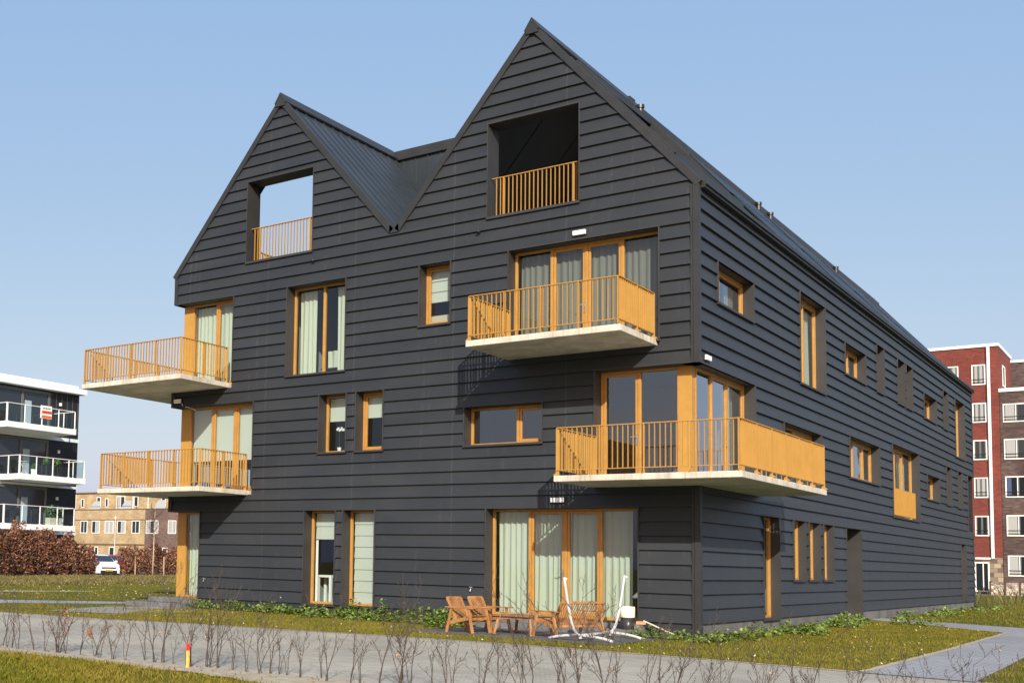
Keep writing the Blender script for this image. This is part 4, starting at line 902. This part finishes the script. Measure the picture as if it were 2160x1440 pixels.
# beech hedges far left ---------------------------------------------
m_beech = mat('beech_hedge_leaf', (0.11, 0.045, 0.025), rough=.6, col2=(0.26, 0.115, 0.058), nscale=1.2, island=.55)
def hedge(name, pts, w, htop, n, label, size=.12):
    r = thing(name, (pts[0][0], pts[0][1], G0), label, 'hedge'); rng = np.random.default_rng(len(label)); V = []
    L = [math.hypot(b[0]-a[0], b[1]-a[1]) for a, b in zip(pts, pts[1:])]; T = sum(L)
    t = rng.uniform(0, T, n); 
    for i in range(n):
        s = t[i]; k = 0
        while s > L[k] and k < len(L)-1: s -= L[k]; k += 1
        a, b = pts[k], pts[k+1]; f = s/L[k]; cx_, cy_ = a[0]+(b[0]-a[0])*f, a[1]+(b[1]-a[1])*f
        dx, dy = (b[0]-a[0])/L[k], (b[1]-a[1])/L[k]
        H = htop(t[i])*(1+.13*math.sin(t[i]*2.1)+.10*math.sin(t[i]*5.3+1)+.05*math.sin(t[i]*11))
        z = H*rng.uniform(.04, 1.0)**.8; ww = w*(.75+.35*math.sin(t[i]*3.1+z*2.3))*(1-.35*(z/H)**3)*(.55+.45*min(1, z/.7))
        o = rng.uniform(-1, 1); o = math.copysign(abs(o)**.45, o)*ww/2
        c = Vector((cx_-dy*o, cy_+dx*o, G0+z)); a1 = Vector(rng.normal(size=3)).normalized(); a2 = a1.cross(Vector(rng.normal(size=3))).normalized(); sz = size*rng.uniform(.6, 1.3)
        V += [c-a1*sz*.6, c+a2*sz*.36, c+a1*sz*.6, c-a2*sz*.36]
    raw_mesh('foliage', np.array([tuple(v) for v in V]), np.arange(len(V)).reshape(-1, 4), m_beech, r)
    mb = MB(); rr = random.Random(2); s = .2
    acc = 0
    for (a, b), l in zip(zip(pts, pts[1:]), L):
        q = 0
        while q < l:
            f = q/l; p = Vector((a[0]+(b[0]-a[0])*f, a[1]+(b[1]-a[1])*f, G0)); H = htop(acc+q)
            for j in range(2):
                e = p+Vector((rr.uniform(-.5, .5), rr.uniform(-.5, .5), H*rr.uniform(.75, 1.18)))
                mb.tube([p+Vector((rr.uniform(-.1, .1), rr.uniform(-.1, .1), 0)), (p+e)/2+Vector((rr.uniform(-.2, .2), rr.uniform(-.2, .2), 0)), e], [.022, .014, .005], 4, cap=False)
            q += .42
        acc += l
    mb.build('stems', m_bark, r)
    return r
hedge('beech_hedge', [(-44.5, 10.5), (-47.0, 18.5), (-50.1, 28.1)], 1.5, lambda t: 2.9-.07*max(0, t-9) if t < 15.5 else 2.35-.16*(t-15.5), 30000, 'tall brown leaved beech hedge in front of the black apartment block')
hedge('beech_hedge', [(-50.6, 31.2), (-51.0, 36.0), (-51.5, 45.0)], 1.4, lambda t: 1.75+.25*min(1, t/2.0), 20000, 'lower brown leaved beech hedge between the white car and the building corner')

# young tree with stakes, lamp posts -------------------------------
tr = thing('young_tree', (-49.2, 33.0, G0), 'slender bare young tree tied to low stakes in front of the hedge', 'tree')
mb = MB(); P0 = Vector((-49.2, 33.0, G0)); mb.tube([P0, P0+Vector((.05, 0, 1.6)), P0+Vector((.0, .05, 3.0)), P0+Vector((.1, 0, 4.9))], [.055, .048, .035, .012], 8); mb.build('trunk', mat('pale_bark', (.42, .33, .24), rough=.8), tr, smooth=True)
mb = MB(); rr = random.Random(11)
for i in range(46):
    z = rr.uniform(2.2, 4.7); a = rr.uniform(0, 2*PI); L = rr.uniform(.5, 1.5)*(1.3-z/6); p = P0+Vector((0, 0, z)); d = Vector((math.cos(a), math.sin(a), rr.uniform(.4, 1.1))).normalized()
    q = p+d*L*.5+Vector((0, 0, rr.uniform(-.05, .1))); e = p+d*L+Vector((rr.uniform(-.1, .1), rr.uniform(-.1, .1), .15)); mb.tube([p, q, e], [.014, .009, .004], 4, cap=False)
    for j in range(2): mb.tube([q, q+Vector((rr.uniform(-.35, .35), rr.uniform(-.35, .35), rr.uniform(0, .35)))], [.007, .003], 3, cap=False)
mb.build('crown', m_bark, tr)
for k, (dx, dy, lab) in enumerate(((-1.15, -.55, 'short wooden tree stake left of the bare young tree'), (.55, .55, 'short wooden tree stake right of the bare young tree'))):
    mb = MB(); p = P0+Vector((dx, dy, 0)); mb.tube([p, p+Vector((0, 0, 1.45))], .05, 8); o = mb.build('tree_stake', mat('stake_wood', (.40, .30, .19), rough=.9), None); tag(o, lab, 'stake')
for k, (x, y, h, lab) in enumerate(((-84.0, 62.0, 5.3, 'slim pale lamp post in front of the yellow brick houses'), (-76.0, 64.0, 5.6, 'slim pale lamp post in front of the dark brick house'))):
    r = thing('street_lamp', (x, y, G0), lab, 'lamp post'); mb = MB(); mb.tube([(x, y, G0), (x, y, G0+h)], [.06, .04], 10); mb.build('pole', mat('lamp_grey', (.55, .55, .52), rough=.5), r)
    mb = MB(); mb.lathe((x, y, G0+h), [(.04, 0), (.09, .06), (.09, .32), (.05, .36)], 12); mb.build('lamp_head', mat('lamp_white', (.7, .7, .68), rough=.4), r)

# ------------------------------------------------------------------ cars
m_tyre = mat('tyre', (.02, .02, .02), rough=.85); m_carglass = mat('car_glass', (.02, .03, .045), rough=.06, spec=.9); m_plate = mat('yellow_plate', (.8, .50, .03), rough=.5)
def car(name, loc, rz, body, label):
    t = thing(name, loc, label, 'car'); M = local(loc, rz); L, W, H = 3.7, 1.66, 1.50
    prof = [(-1.80, .30), (-1.84, .75), (-1.70, 1.02), (-1.45, 1.42), (-1.15, 1.49), (-.10, 1.49), (.35, 1.40), (.98, .98), (1.45, .88), (1.76, .74), (1.84, .52), (1.82, .25), (1.3, .20), (-1.4, .20)]
    mb = MB(); secs = []
    for (yy, sx, top) in ((-.83, .93, .90), (-.78, .985, .965), (-.6, 1, 1), (0, 1.01, 1.01), (.6, 1, 1), (.78, .985, .965), (.83, .93, .90)):
        ring = []
        for (px, pz) in prof:
            cab = pz > .95; y_ = yy*(1-.20*max(0, (pz-.9))/.6); ring.append((px*sx, y_, pz if not cab else .95+(pz-.95)*top))
        secs.append(ring)
    k = len(prof); mb.v = [p for r in secs for p in r]
    for i in range(len(secs)-1):
        for j in range(k): mb.f.append((i*k+j, i*k+(j+1) % k, (i+1)*k+(j+1) % k, (i+1)*k+j))
    mb.f.append(tuple(range(k))); mb.f.append(tuple(range((len(secs)-1)*k, len(secs)*k))[::-1])
    mb.build('body', body, t, M=M, bevel=.02)
    mb = MB(); mb.quad((.40, -.60, 1.395), (.96, -.68, 1.02), (.96, .68, 1.02), (.40, .60, 1.395)); mb.v = [(x+.02, y, z+.015) for x, y, z in mb.v]; mb.build('windscreen', m_carglass, t, M=M)
    for s in (-1, 1):
        mb = MB(); mb.quad((-1.38, s*.755, 1.05), (.78, s*.80, 1.03), (.30, s*.705, 1.36), (-1.1, s*.69, 1.38)); mb.v = [(x, y+s*.03, z) for x, y, z in mb.v]; mb.build('side_window', m_carglass, t, M=M)
        mb = MB(); mb.box((1.50, s*.78, .66), (1.80, s*.50, .80)); mb.build('headlight', mat('lamp_glass', (.65, .68, .7), rough=.15) if s == -1 else bpy.data.materials['lamp_glass'], t, M=M, bevel=.03)
        mb = MB(); mb.box((.72, s*.82, .98), (.86, s*.98, 1.10)); mb.build('wing_mirror', body, t, M=M, bevel=.02)
        for wx in (-1.18, 1.15):
            mb = MB(); mb.tube([(wx, s*.66, .30), (wx, s*.845, .30)], .30, 20); wl = mb.build('wheel', m_tyre, t, M=M)
            mb = MB(); mb.tube([(wx, s*.84, .30), (wx, s*.855, .30)], .18, 16); mb.build('rim', m_steel, wl, M=M)
    mb = MB(); mb.box((1.78, -.50, .56), (1.850, .50, .66)); mb.box((1.74, -.58, .26), (1.865, .58, .44)); mb.build('grille', m_black, t, M=M)
    mb = MB(); mb.box((1.86, -.26, .40), (1.885, .26, .51)); pl_ = mb.build('number_plate', m_plate, t, M=M)
    mb = MB()
    for u in (-.20, -.15, -.06, -.01, .04, .13, .18): mb.box((1.885, u-.014, .425), (1.888, u+.014, .485))
    mb.build('plate_characters', m_black, pl_, M=M)
    return t
m_cw = mat('white_car_paint', (.80, .80, .80), rough=.25, spec=.6); m_cr = mat('red_car_paint', (.45, .02, .03), rough=.3, spec=.6)
car('parked_car', (-50.6, 29.3, G0+.01), math.radians(-22), m_cw, 'white hatchback with a yellow number plate parked in the gap between the two hedges')
car('parked_car', (-54.3, 34.0, G0+.01), math.radians(-22), m_cr, 'red hatchback parked behind the white car and mostly hidden by the lower hedge')

# ------------------------------------------------------------------ black apartment block far left
m_blk = mat('black_board_cladding', (0.010, 0.011, 0.014), rough=.6, noise=.3, nscale=2)
m_wht = mat('white_fascia', (0.80, 0.80, 0.79), rough=.6, noise=.04, nscale=2)
m_gry = mat('dark_grey_frame', (0.11, 0.115, 0.11), rough=.5)
m_gl2 = glass_mat('clear_balustrade', tint=(.78, .86, .86), refl=1, base=.03)
m_win = mat('dark_window', (0.018, 0.022, 0.024), rough=.06, spec=.7)
def scale_from_cam(p, k=1.16):   # scales points about the camera position: block farther and larger
    return (8.569+(p[0]-8.569)*k, -24.865+(p[1]+24.865)*k, 1.162+(p[2]-1.162)*k)
SITE = scale_from_cam
bb = thing('apartment_building', (-59, 17, G0), 'black clad apartment block with white balcony bands and glass balustrades at the left edge', 'building')
XW, YE = -44.8, 21.9
mb = MB(); mb.box((-58, -12, G0), (XW, YE, 10.8)); wl = mb.build('wall', m_blk, bb)
mb = MB(); y = -11.8
while y < YE: mb.box((XW, y-.012, 8.4), (XW+.012, y+.012, 10.7)); y += .42
mb.build('cladding_batten', m_gry, bb)
mb = MB(); mb.box((-58.4, -12.4, 10.74), (XW+.55, YE+.12, 11.04)); mb.box((-58, -12, 11.04), (XW+.1, YE-.2, 11.27)); mb.build('roof_fascia', m_wht, bb)
mb = MB(); mb.box((-58.05, -12.05, 7.86), (XW+.06, YE+.04, 8.06)); mb.box((-58.05, -12.05, 5.06), (XW+.06, YE+.04, 5.2)); mb.box((-58.05, -12.05, 2.30), (XW+.06, YE+.04, 2.46)); mb.build('floor_band', m_wht, bb)
for (y0, y1, zt) in ((15.0, 20.0, 8.38), (16.0, 20.85, 5.56), (15.05, 20.2, 2.78), (2, 8.6, 8.38), (3, 9.5, 5.56), (2, 8.8, 2.78)):
    b = MB(); b.box((XW-.1, y0, zt-.32), (-42.8, y1, zt)); bo = b.build('balcony', m_wht, bb, bevel=.01)
    q = MB(); X = -42.88
    q.beam((XW+.06, y0+.06, zt+1.03), (X, y0+.06, zt+1.03), .04, .03); q.beam((X, y0+.06, zt+1.03), (X, y1-.06, zt+1.03), .04, .03); q.beam((X, y1-.06, zt+1.03), (XW+.06, y1-.06, zt+1.03), .04, .03)
    n = 5
    for i in range(n): yy = y0+.06+(y1-y0-.12)*i/(n-1); wd = .09 if i == 0 else .035; q.box((X-.03, yy-wd/2, zt), (X+.03, yy+wd/2, zt+1.0)); q.box((X-.06, yy-.09, zt), (X+.06, yy+.09, zt+.02))
    for yy in (y0+.06, y1-.06): q.box((X-1.0, yy-.025, zt), (X-.95, yy+.025, zt+1.0))
    q.build('railing', m_wht, bo)
    q = MB(); q.quad((X, y0+.1, zt+.06), (X, y1-.1, zt+.06), (X, y1-.1, zt+.98), (X, y0+.1, zt+.98)); q.quad((X, y1-.06, zt+.06), (XW+.1, y1-.06, zt+.06), (XW+.1, y1-.06, zt+.98), (X, y1-.06, zt+.98)); q.quad((X, y0+.06, zt+.06), (XW+.1, y0+.06, zt+.06), (XW+.1, y0+.06, zt+.98), (X, y0+.06, zt+.98))
    q.build('glass_balustrade', m_gl2, bo)
for zf in (8.38, 5.56, 2.78):
    for (y0, y1, ms) in ((12.9, 19.6, (15.4, 17.5)), (.5, 8.2, (3, 5.6))):
        m_ = MB()
        for yy in (y0, *ms, y1-.14): m_.box((XW-.02, yy, zf), (XW+.07, yy+.14, zf+2.2))
        m_.box((XW-.02, y0, zf+2.1), (XW+.09, y1, zf+2.24)); m_.box((XW-.02, y0, zf-.02), (XW+.05, y1, zf+.08)); wo = m_.build('window', m_gry, bb)
        m_ = MB(); m_.quad((XW+.015, y0+.1, zf+.05), (XW+.015, y1-.1, zf+.05), (XW+.015, y1-.1, zf+2.12), (XW+.015, y0+.1, zf+2.12)); m_.build('pane', m_win, wo)
        m_ = MB(); m_.quad((XW+.03, ms[1]+.25, zf+.1), (XW+.03, ms[1]+.75, zf+.1), (XW+.03, ms[1]+.75, zf+1.6), (XW+.03, ms[1]+.25, zf+1.6)); m_.build('curtain', mat('pale_blue_blind', (.30, .38, .42), rough=.8), wo)
    mb = MB(); mb.box((XW, 20.35, zf+1.55), (XW+.10, 20.47, zf+1.73)); mb.build('wall_lamp', m_white, bb)
# for-sale board on the top balcony railing
sg = thing('estate_board', scale_from_cam((-42.75, 17.9, 8.9)), 'small white and orange sale board tied to the top balcony railing of the black block', 'sign')
mb = MB(); mb.box((-42.84, 17.35, 8.78), (-42.81, 18.15, 9.50)); mb.build('board', mat('board_white', (.85, .84, .82), rough=.5), sg)
mb = MB(); mb.box((-42.81, 17.42, 8.80), (-42.80, 18.13, 8.95)); mb.box((-42.81, 17.42, 9.05), (-42.80, 18.13, 9.22)); mb.build('orange_band', mat('board_orange', (.85, .12, .02), rough=.5), sg)
mb = MB()
for i in range(9): mb.box((-42.80, 17.50+i*.065, 9.10+.01*(i % 3)), (-42.795, 17.54+i*.065, 9.17))
for i in range(8): mb.box((-42.81, 17.50+i*.07, 9.30+.012*(i % 3)), (-42.80, 17.54+i*.07, 9.38+.02*(i % 2)))
mb.build('lettering', m_black, sg)
# balcony plants and furniture of the black block
m_pl = mat('houseplant_leaf', (.06, .13, .03), rough=.5, island=.5)
def pot_plant(loc, r, h, ph, potm, label, planter=False, n=120):
    t = thing('potted_plant', scale_from_cam(loc), label, 'plant'); mb = MB()
    if planter: mb.box((loc[0]-r, loc[1]-r*2.2, loc[2]), (loc[0]+r, loc[1]+r*2.2, loc[2]+h))
    else: mb.lathe(loc, [(r*.75, 0), (r, h)], 14)
    mb.build('pot', potm, t); V = []; rng = np.random.default_rng(int(loc[1]*100))
    for i in range(n):
        d = Vector(rng.normal(size=3)).normalized(); c = Vector(loc)+Vector((d.x*ph*.45, d.y*ph*(.7 if planter else .45), h+ph*.5+d.z*ph*.5))*1.0*1; a1 = Vector(rng.normal(size=3)).normalized(); a2 = a1.cross(d).normalized(); s = .09
        V += [c-a1*s, c+a2*s*.4, c+a1*s, c-a2*s*.4]
    raw_mesh('leaves', np.array([scale_from_cam(v) for v in V]), np.arange(len(V)).reshape(-1, 4), m_pl, t)
m_cream = mat('cream_planter', (.55, .52, .42), rough=.8)
pot_plant((-43.2, 18.9, 2.79), .2, .42, .75, m_cream, 'bushy plant in a cream trough on the lowest white balcony', True, 160)
pot_plant((-43.3, 17.4, 5.57), .17, .32, .30, m_white, 'small plant in a round white tub on the middle white balcony')
pot_plant((-43.3, 18.3, 5.57), .12, .65, .40, m_black, 'plant on a tall black stand on the middle white balcony')
pot_plant((-43.4, 19.2, 5.57), .14, .62, .42, m_black, 'pale flowering plant on a stand at the right end of the middle balcony')
def bistro(loc, label):
    t = thing('bistro_table', scale_from_cam(loc), label, 'table'); mb = MB(); mb.lathe((loc[0], loc[1], loc[2]+.70), [(.30, 0), (.30, .03)], 16); mb.build('table_top', m_cream, t)
    mb = MB()
    for s in (-1, 1): mb.tube([Vector(loc)+Vector((.1, s*.22, 0)), Vector(loc)+Vector((-.1, -s*.2, .7))], .014, 6)
    mb.build('legs', m_white, t)
bistro((-43.4, 16.75, 5.57), 'folding pale bistro table with crossed legs on the middle white balcony')
def blk_chair(loc, label):
    t = thing('balcony_chair', scale_from_cam(loc), label, 'chair'); mb = MB(); L_ = Vector(loc)
    mb.box(tuple(L_+Vector((-.22, -.22, .42))), tuple(L_+Vector((.22, .22, .45)))); mb.build('seat', m_black, t)
    mb = MB(); mb.box(tuple(L_+Vector((-.22, .19, .45))), tuple(L_+Vector((.22, .22, .9)))); mb.build('backrest', m_black, t)
    for sx in (-1, 1):
        for sy in (-1, 1): mb = MB(); mb.box(tuple(L_+Vector((sx*.2-.015, sy*.2-.015, 0))), tuple(L_+Vector((sx*.2+.015, sy*.2+.015, .42)))); mb.build('leg', m_black, t)
blk_chair((-43.5, 17.6, 2.79), 'black chair left of the cream trough on the lowest white balcony'); blk_chair((-43.5, 16.3, 2.79), 'black chair at the left end of the lowest white balcony')

SITE = None
# ------------------------------------------------------------------ brick row houses far behind
m_yb = brick_mat('yellow_brick', (0.34, 0.23, 0.105), (0.47, 0.345, 0.18), (0.32, 0.27, 0.19), .42, .14, mort=.02, nz=.22)
m_db = brick_mat('brown_brick', (0.10, 0.055, 0.045), (0.19, 0.12, 0.10), (0.15, 0.12, 0.10), .42, .14, mort=.02)
m_ww = mat('white_window_frame', (.75, .74, .70), rough=.5)
def wframe(parent, P, u0, u1, z0, z1, mull=(), w=0.0, fw=.10, inner=None, rail=False, fm=None, name='window', curt=(), back=.02):
    mb = MB()
    pbox(mb, P, u0, u0+fw, z0, z1, w-.05, w+.05); pbox(mb, P, u1-fw, u1, z0, z1, w-.05, w+.05); pbox(mb, P, u0+fw, u1-fw, z1-fw, z1, w-.05, w+.05); pbox(mb, P, u0+fw, u1-fw, z0, z0+fw, w-.05, w+.07)
    for m_ in mull: pbox(mb, P, m_-fw*.35, m_+fw*.35, z0+fw, z1-fw, w-.05, w+.045)
    o = mb.build(name, fm or m_ww, parent)
    q = MB(); pbox(q, P, u0+fw, u1-fw, z0+fw, z1-fw, w-.04, w+back); q.build('pane', m_win, o)
    if inner:
        q = MB()
        for (a, b) in inner:
            for (c, d) in ((a, a+.07), (b-.07, b)): pbox(q, P, c, d, z0+fw, z1-fw, w+.02, w+.038)
        q.build('sash', m_gry, o)
    for (a, b, mm) in curt:
        q = MB(); pbox(q, P, a, b, z0+fw+.02, z1-fw-.02, w+back, w+back+.006); q.build('curtain', mm, o)
    if rail:
        q = MB(); pbox(q, P, u0+.05, u1-.05, z0+.42, z0+.46, w+.06, w+.09); pbox(q, P, u0+.05, u1-.05, z0+.18, z0+.22, w+.06, w+.09); q.build('window_rail', m_black, o)
    return o
m_cw2 = mat('pale_window_curtain', (.34, .35, .34), rough=.9)
def PH(u, v, w): return (u, 80-w, v)
def PHu(u, v, w): return (u, 82-w, v)
yh = thing('row_house', (-105, 85, G0), 'yellow brick terraced houses with white window frames far behind the hedge', 'house')
mb = MB(); mb.box((-135, 80, G0), (-97.75, 92, 7.1)); mb.box((-135, 82, 7.1), (-97.75, 92, 9.45)); mb.build('wall', m_yb, yh)
mb = MB(); mb.box((-135, 81.8, 9.45), (-97.75, 92, 9.6)); mb.box((-135, 79.93, 7.1), (-97.7, 80.12, 7.2)); mb.box((-135, 79.97, 5.72), (-97.75, 80.0, 5.82)); mb.box((-135, 79.9, 2.5), (-97.75, 80.0, 2.66)); mb.build('cornice', mat('brown_coping', (.13, .09, .07), rough=.7), yh)
dh = thing('row_house', (-92, 85, G0), 'dark brown brick terraced house standing right of the yellow ones', 'house')
mb = MB(); mb.box((-97.7, 80, G0), (-80, 92, 7.1)); mb.build('wall', m_db, dh)
mb = MB(); mb.box((-97.7, 82, 7.1), (-80, 92, 9.45)); mb.build('upper_wall', m_yb, dh)
mb = MB(); mb.box((-97.6, 81.8, 9.45), (-80, 92, 9.6)); mb.box((-97.65, 79.93, 7.1), (-80, 80.12, 7.2)); mb.build('cornice', bpy.data.materials['brown_coping'], dh)
for (a, b, cv) in ((-109.9, -108.55, None), (-107.7, -106.15, 'r'), (-105.15, -103.5, 'b'), (-102.8, -101.25, 'r'), (-100.1, -98.65, None), (-114, -112.6, None)):
    wframe(yh, PH, a, b, 4.0, 5.68, mull=((a+b)/2,), curt=[] if not cv else ([((a+b)/2+.08, b-.12, m_cw2)] if cv == 'r' else [(a+.12, b-.12, m_cw2)]))
for (a, b) in ((-112.2, -111.6), (-109.1, -108.3), (-107.4, -106.8), (-101.9, -101.1)):
    wframe(yh, PHu, a, b, 7.55, 8.75 if b-a < .7 else 8.95)
wframe(yh, PHu, -105.2, -103.6, 7.2, 9.0, mull=(-104.4,), curt=[(-105.0, -104.45, m_cw2)])
for (a, b) in ((-110.3, -109.5), (-108.3, -107.6), (-107.0, -106.3), (-104.2, -103.2), (-101.6, -100.9)): wframe(yh, PH, a, b, -.2, 2.25, name='front_door')
for (a, b) in ((-97.5, -95.3), (-93.6, -92.2), (-90.5, -88.6)): wframe(dh, PH, a, b, 4.0, 5.68, mull=((a*2+b)/3, (a+b*2)/3) if b-a > 2 else ((a+b)/2,), curt=[(a+.15, a+.6, m_cw2), (b-.7, b-.2, m_cw2)])
for (a, b) in ((-96.9, -96.1), (-94.9, -93.9)): wframe(dh, PHu, a, b, 7.5, 8.9)
for (a, b) in ((-94.5, -93.6), (-96.5, -95.8)): wframe(dh, PH, a, b, -.2, 2.25, name='front_door')
for k, (x, hh) in enumerate(((-108.2, yh), (-102.3, yh), (-113.2, yh), (-96.2, dh))):
    mb = MB(); mb.prism([(x-.1, 80.05, 7.2), (x+1.9, 80.05, 7.2), (x+1.9, 80.05, 8.25), (x+.75, 80.05, 8.25)], (0, .03, 0)); mb.build('terrace_screen', mat('frosted_screen', (.40, .43, .44), rough=.3), hh)
for x, hh in ((-111.0, yh), (-99.95, yh), (-97.2, dh)):
    mb = MB(); mb.box((x-.05, 79.9, 7.2), (x+.05, 79.98, 9.2)); mb.build('downpipe', m_ww, hh)
mb = MB(); mb.box((-135, 79.98, 7.55), (-97.8, 80.0, 7.58)); mb.build('terrace_rail', m_gry, yh)

# ------------------------------------------------------------------ red brick tower group right
m_rb = brick_mat('red_brick', (0.13, 0.024, 0.018), (0.20, 0.042, 0.031), (0.16, 0.07, 0.055), .30, .10, mort=.012, nz=.16)
m_bb = brick_mat('dark_brown_brick', (0.055, 0.036, 0.032), (0.12, 0.085, 0.075), (0.08, 0.06, 0.055), .36, .11, mort=.014, nz=.35)
m_mix = brick_mat('mixed_brick_base', (0.10, 0.075, 0.06), (0.36, 0.29, 0.2), (0.16, 0.13, 0.1), .5, .35, mort=.02)
rt = thing('apartment_building', (-9, 86, G0), 'tall red brick apartment tower with white framed windows and a white downpipe at the right', 'building')
RX = -4.28
mb = MB(); mb.box((-19, 80.4, 2.55), (RX, 87.6, 19.1)); mb.build('wall', m_rb, rt)
mb = MB(); mb.box((-19, 80.42, G0), (RX-.02, 87.6, 2.55)); mb.build('base_wall', m_mix, rt)
mb = MB(); mb.box((-19.1, 80.3, 19.1), (RX+.08, 87.7, 19.32)); mb.build('roof_coping', m_wht, rt)
mb = MB(); mb.tube([(-4.95, 80.3, 19.1), (-4.95, 80.3, 2.5)], .12, 8); mb.build('downpipe', m_wht, rt)
mb = MB(); mb.box((-12, 80.32, 2.42), (-4.95, 80.4, 2.56)); mb.build('floor_band', m_wht, rt)
def PR(u, v, w): return (u, 80.4-w, v)
def ux(px): return -9.126+(px-1957)*(4.741/(2101-1957))
zs = [(16.10, 17.72), (13.12, 14.68), (10.18, 11.75), (7.20, 8.80), (4.22, 5.80)]
zs_ = []
for k, (z0, z1) in enumerate(zs):
    a, b = -6.10, -5.15
    wframe(rt, PR, a, b, z0, z1, fw=.09, inner=[(a+.09, (a+b)/2), ((a+b)/2, b-.09)], rail=(k not in ()), curt=[] if k in (2, 4) else [(a+.2, a+.40, m_cw2), (b-.42, b-.2, m_cw2)])
    a, b = -7.95, -7.0
    wframe(rt, PR, a, b, z0, z1, fw=.09, inner=[(a+.09, (a+b)/2), ((a+b)/2, b-.09)], curt=[(b-.42, b-.2, m_cw2)])
d = wframe(rt, PR, -6.2, -5.2, -.1, 2.2, mull=(-5.62,), fw=.10, name='entrance_door')
wframe(rt, lambda u, v, w: (RX+w, u, v), 82.6, 84.0, 16.2, 17.9, fw=.12)
db = thing('apartment_building', (3, 84, G0), 'dark brown brick apartment block with wide white framed windows joined to the red tower', 'building')
mb = MB(); mb.box((RX+.02, 80.44, G0), (14, 90, 15.45)); mb.build('wall', m_bb, db)
mb = MB(); mb.box((RX-.02, 80.36, 15.45), (14, 90, 15.72)); mb.build('roof_coping', m_wht, db)
def PD(u, v, w): return (u, 80.44-w, v)
for k, (z0, z1) in enumerate(((13.05, 14.5), (10.15, 11.75), (7.2, 8.85), (4.22, 5.85), (1.15, 2.75))):
    for a in (-4.05, -.4, 3.3, 7.2):
        b = a+2.9; m1 = a+.85; m2 = a+2.0
        wframe(db, PD, a+.02*k, b, z0, z1, mull=(m1,), fw=.09, inner=[(m1+.04, m2), (m2, b-.09)], rail=True, curt=([(a+.15, m1-.08, m_cw2), (m2+.1, b-.3, m_cw2)] if k != 2 else [(a+.15, a+.45, mat('blue_curtain', (.06, .08, .16), rough=.9))]))
rb = thing('apartment_building', (-6, 94, G0), 'dark brick stair tower rising behind the red brick tower', 'building')
mb = MB(); mb.box((-15, 88.2, G0), (-2.9, 100, 18.9)); mb.build('wall', m_bb, rb)
mb = MB(); mb.box((-15.1, 88.1, 18.9), (-2.8, 100.1, 19.08)); mb.build('roof_coping', m_wht, rb)
mb = MB(); mb.tube([(-2.2, 87.5, 15.7), (-2.2, 87.5, 17.2)], .10, 8); mb.build('flue_pipe', m_wht, rb)
gb = thing('gabion_wall', (-2, 79, G0), 'low gabion wall of pale cobbles in wire baskets before the dark brick block', 'wall')
m_cob = mat('pale_cobbles', (.42, .36, .28), rough=.9)
t = m_cob.node_tree; vo = t.nodes.new('ShaderNodeTexVoronoi'); vo.inputs['Scale'].default_value = 5.5; tc = t.nodes.new('ShaderNodeTexCoord'); t.links.new(tc.outputs['Object'], vo.inputs['Vector'])
_sx = t.nodes.new('ShaderNodeSeparateXYZ'); t.links.new(vo.outputs['Color'], _sx.inputs[0]); _cr = t.nodes.new('ShaderNodeValToRGB')
_cr.color_ramp.elements[0].color = (.14, .11, .08, 1); _cr.color_ramp.elements[1].color = (.62, .54, .42, 1); t.links.new(_sx.outputs[0], _cr.inputs[0])
t.links.new(_cr.outputs[0], t.nodes['Principled BSDF'].inputs['Base Color'])
bp = t.nodes.new('ShaderNodeBump'); bp.inputs['Strength'].default_value = 1; bp.inputs['Distance'].default_value = .1; bp.invert = True; t.links.new(vo.outputs['Distance'], bp.inputs['Height']); t.links.new(bp.outputs[0], t.nodes['Principled BSDF'].inputs['Normal'])
for i in range(8):
    a = -5.0+i*.97; mb = MB(); mb.box((a+.06, 79.0, G0), (a+.91, 79.5, G0+.95)); mb.build('gabion_basket', m_cob, gb)
    mb = MB(); mb.box((a-.06, 78.95, G0), (a+.06, 79.55, G0+1.05)); mb.build('post', mat('rusty_post', (.07, .04, .03), rough=.8), gb)
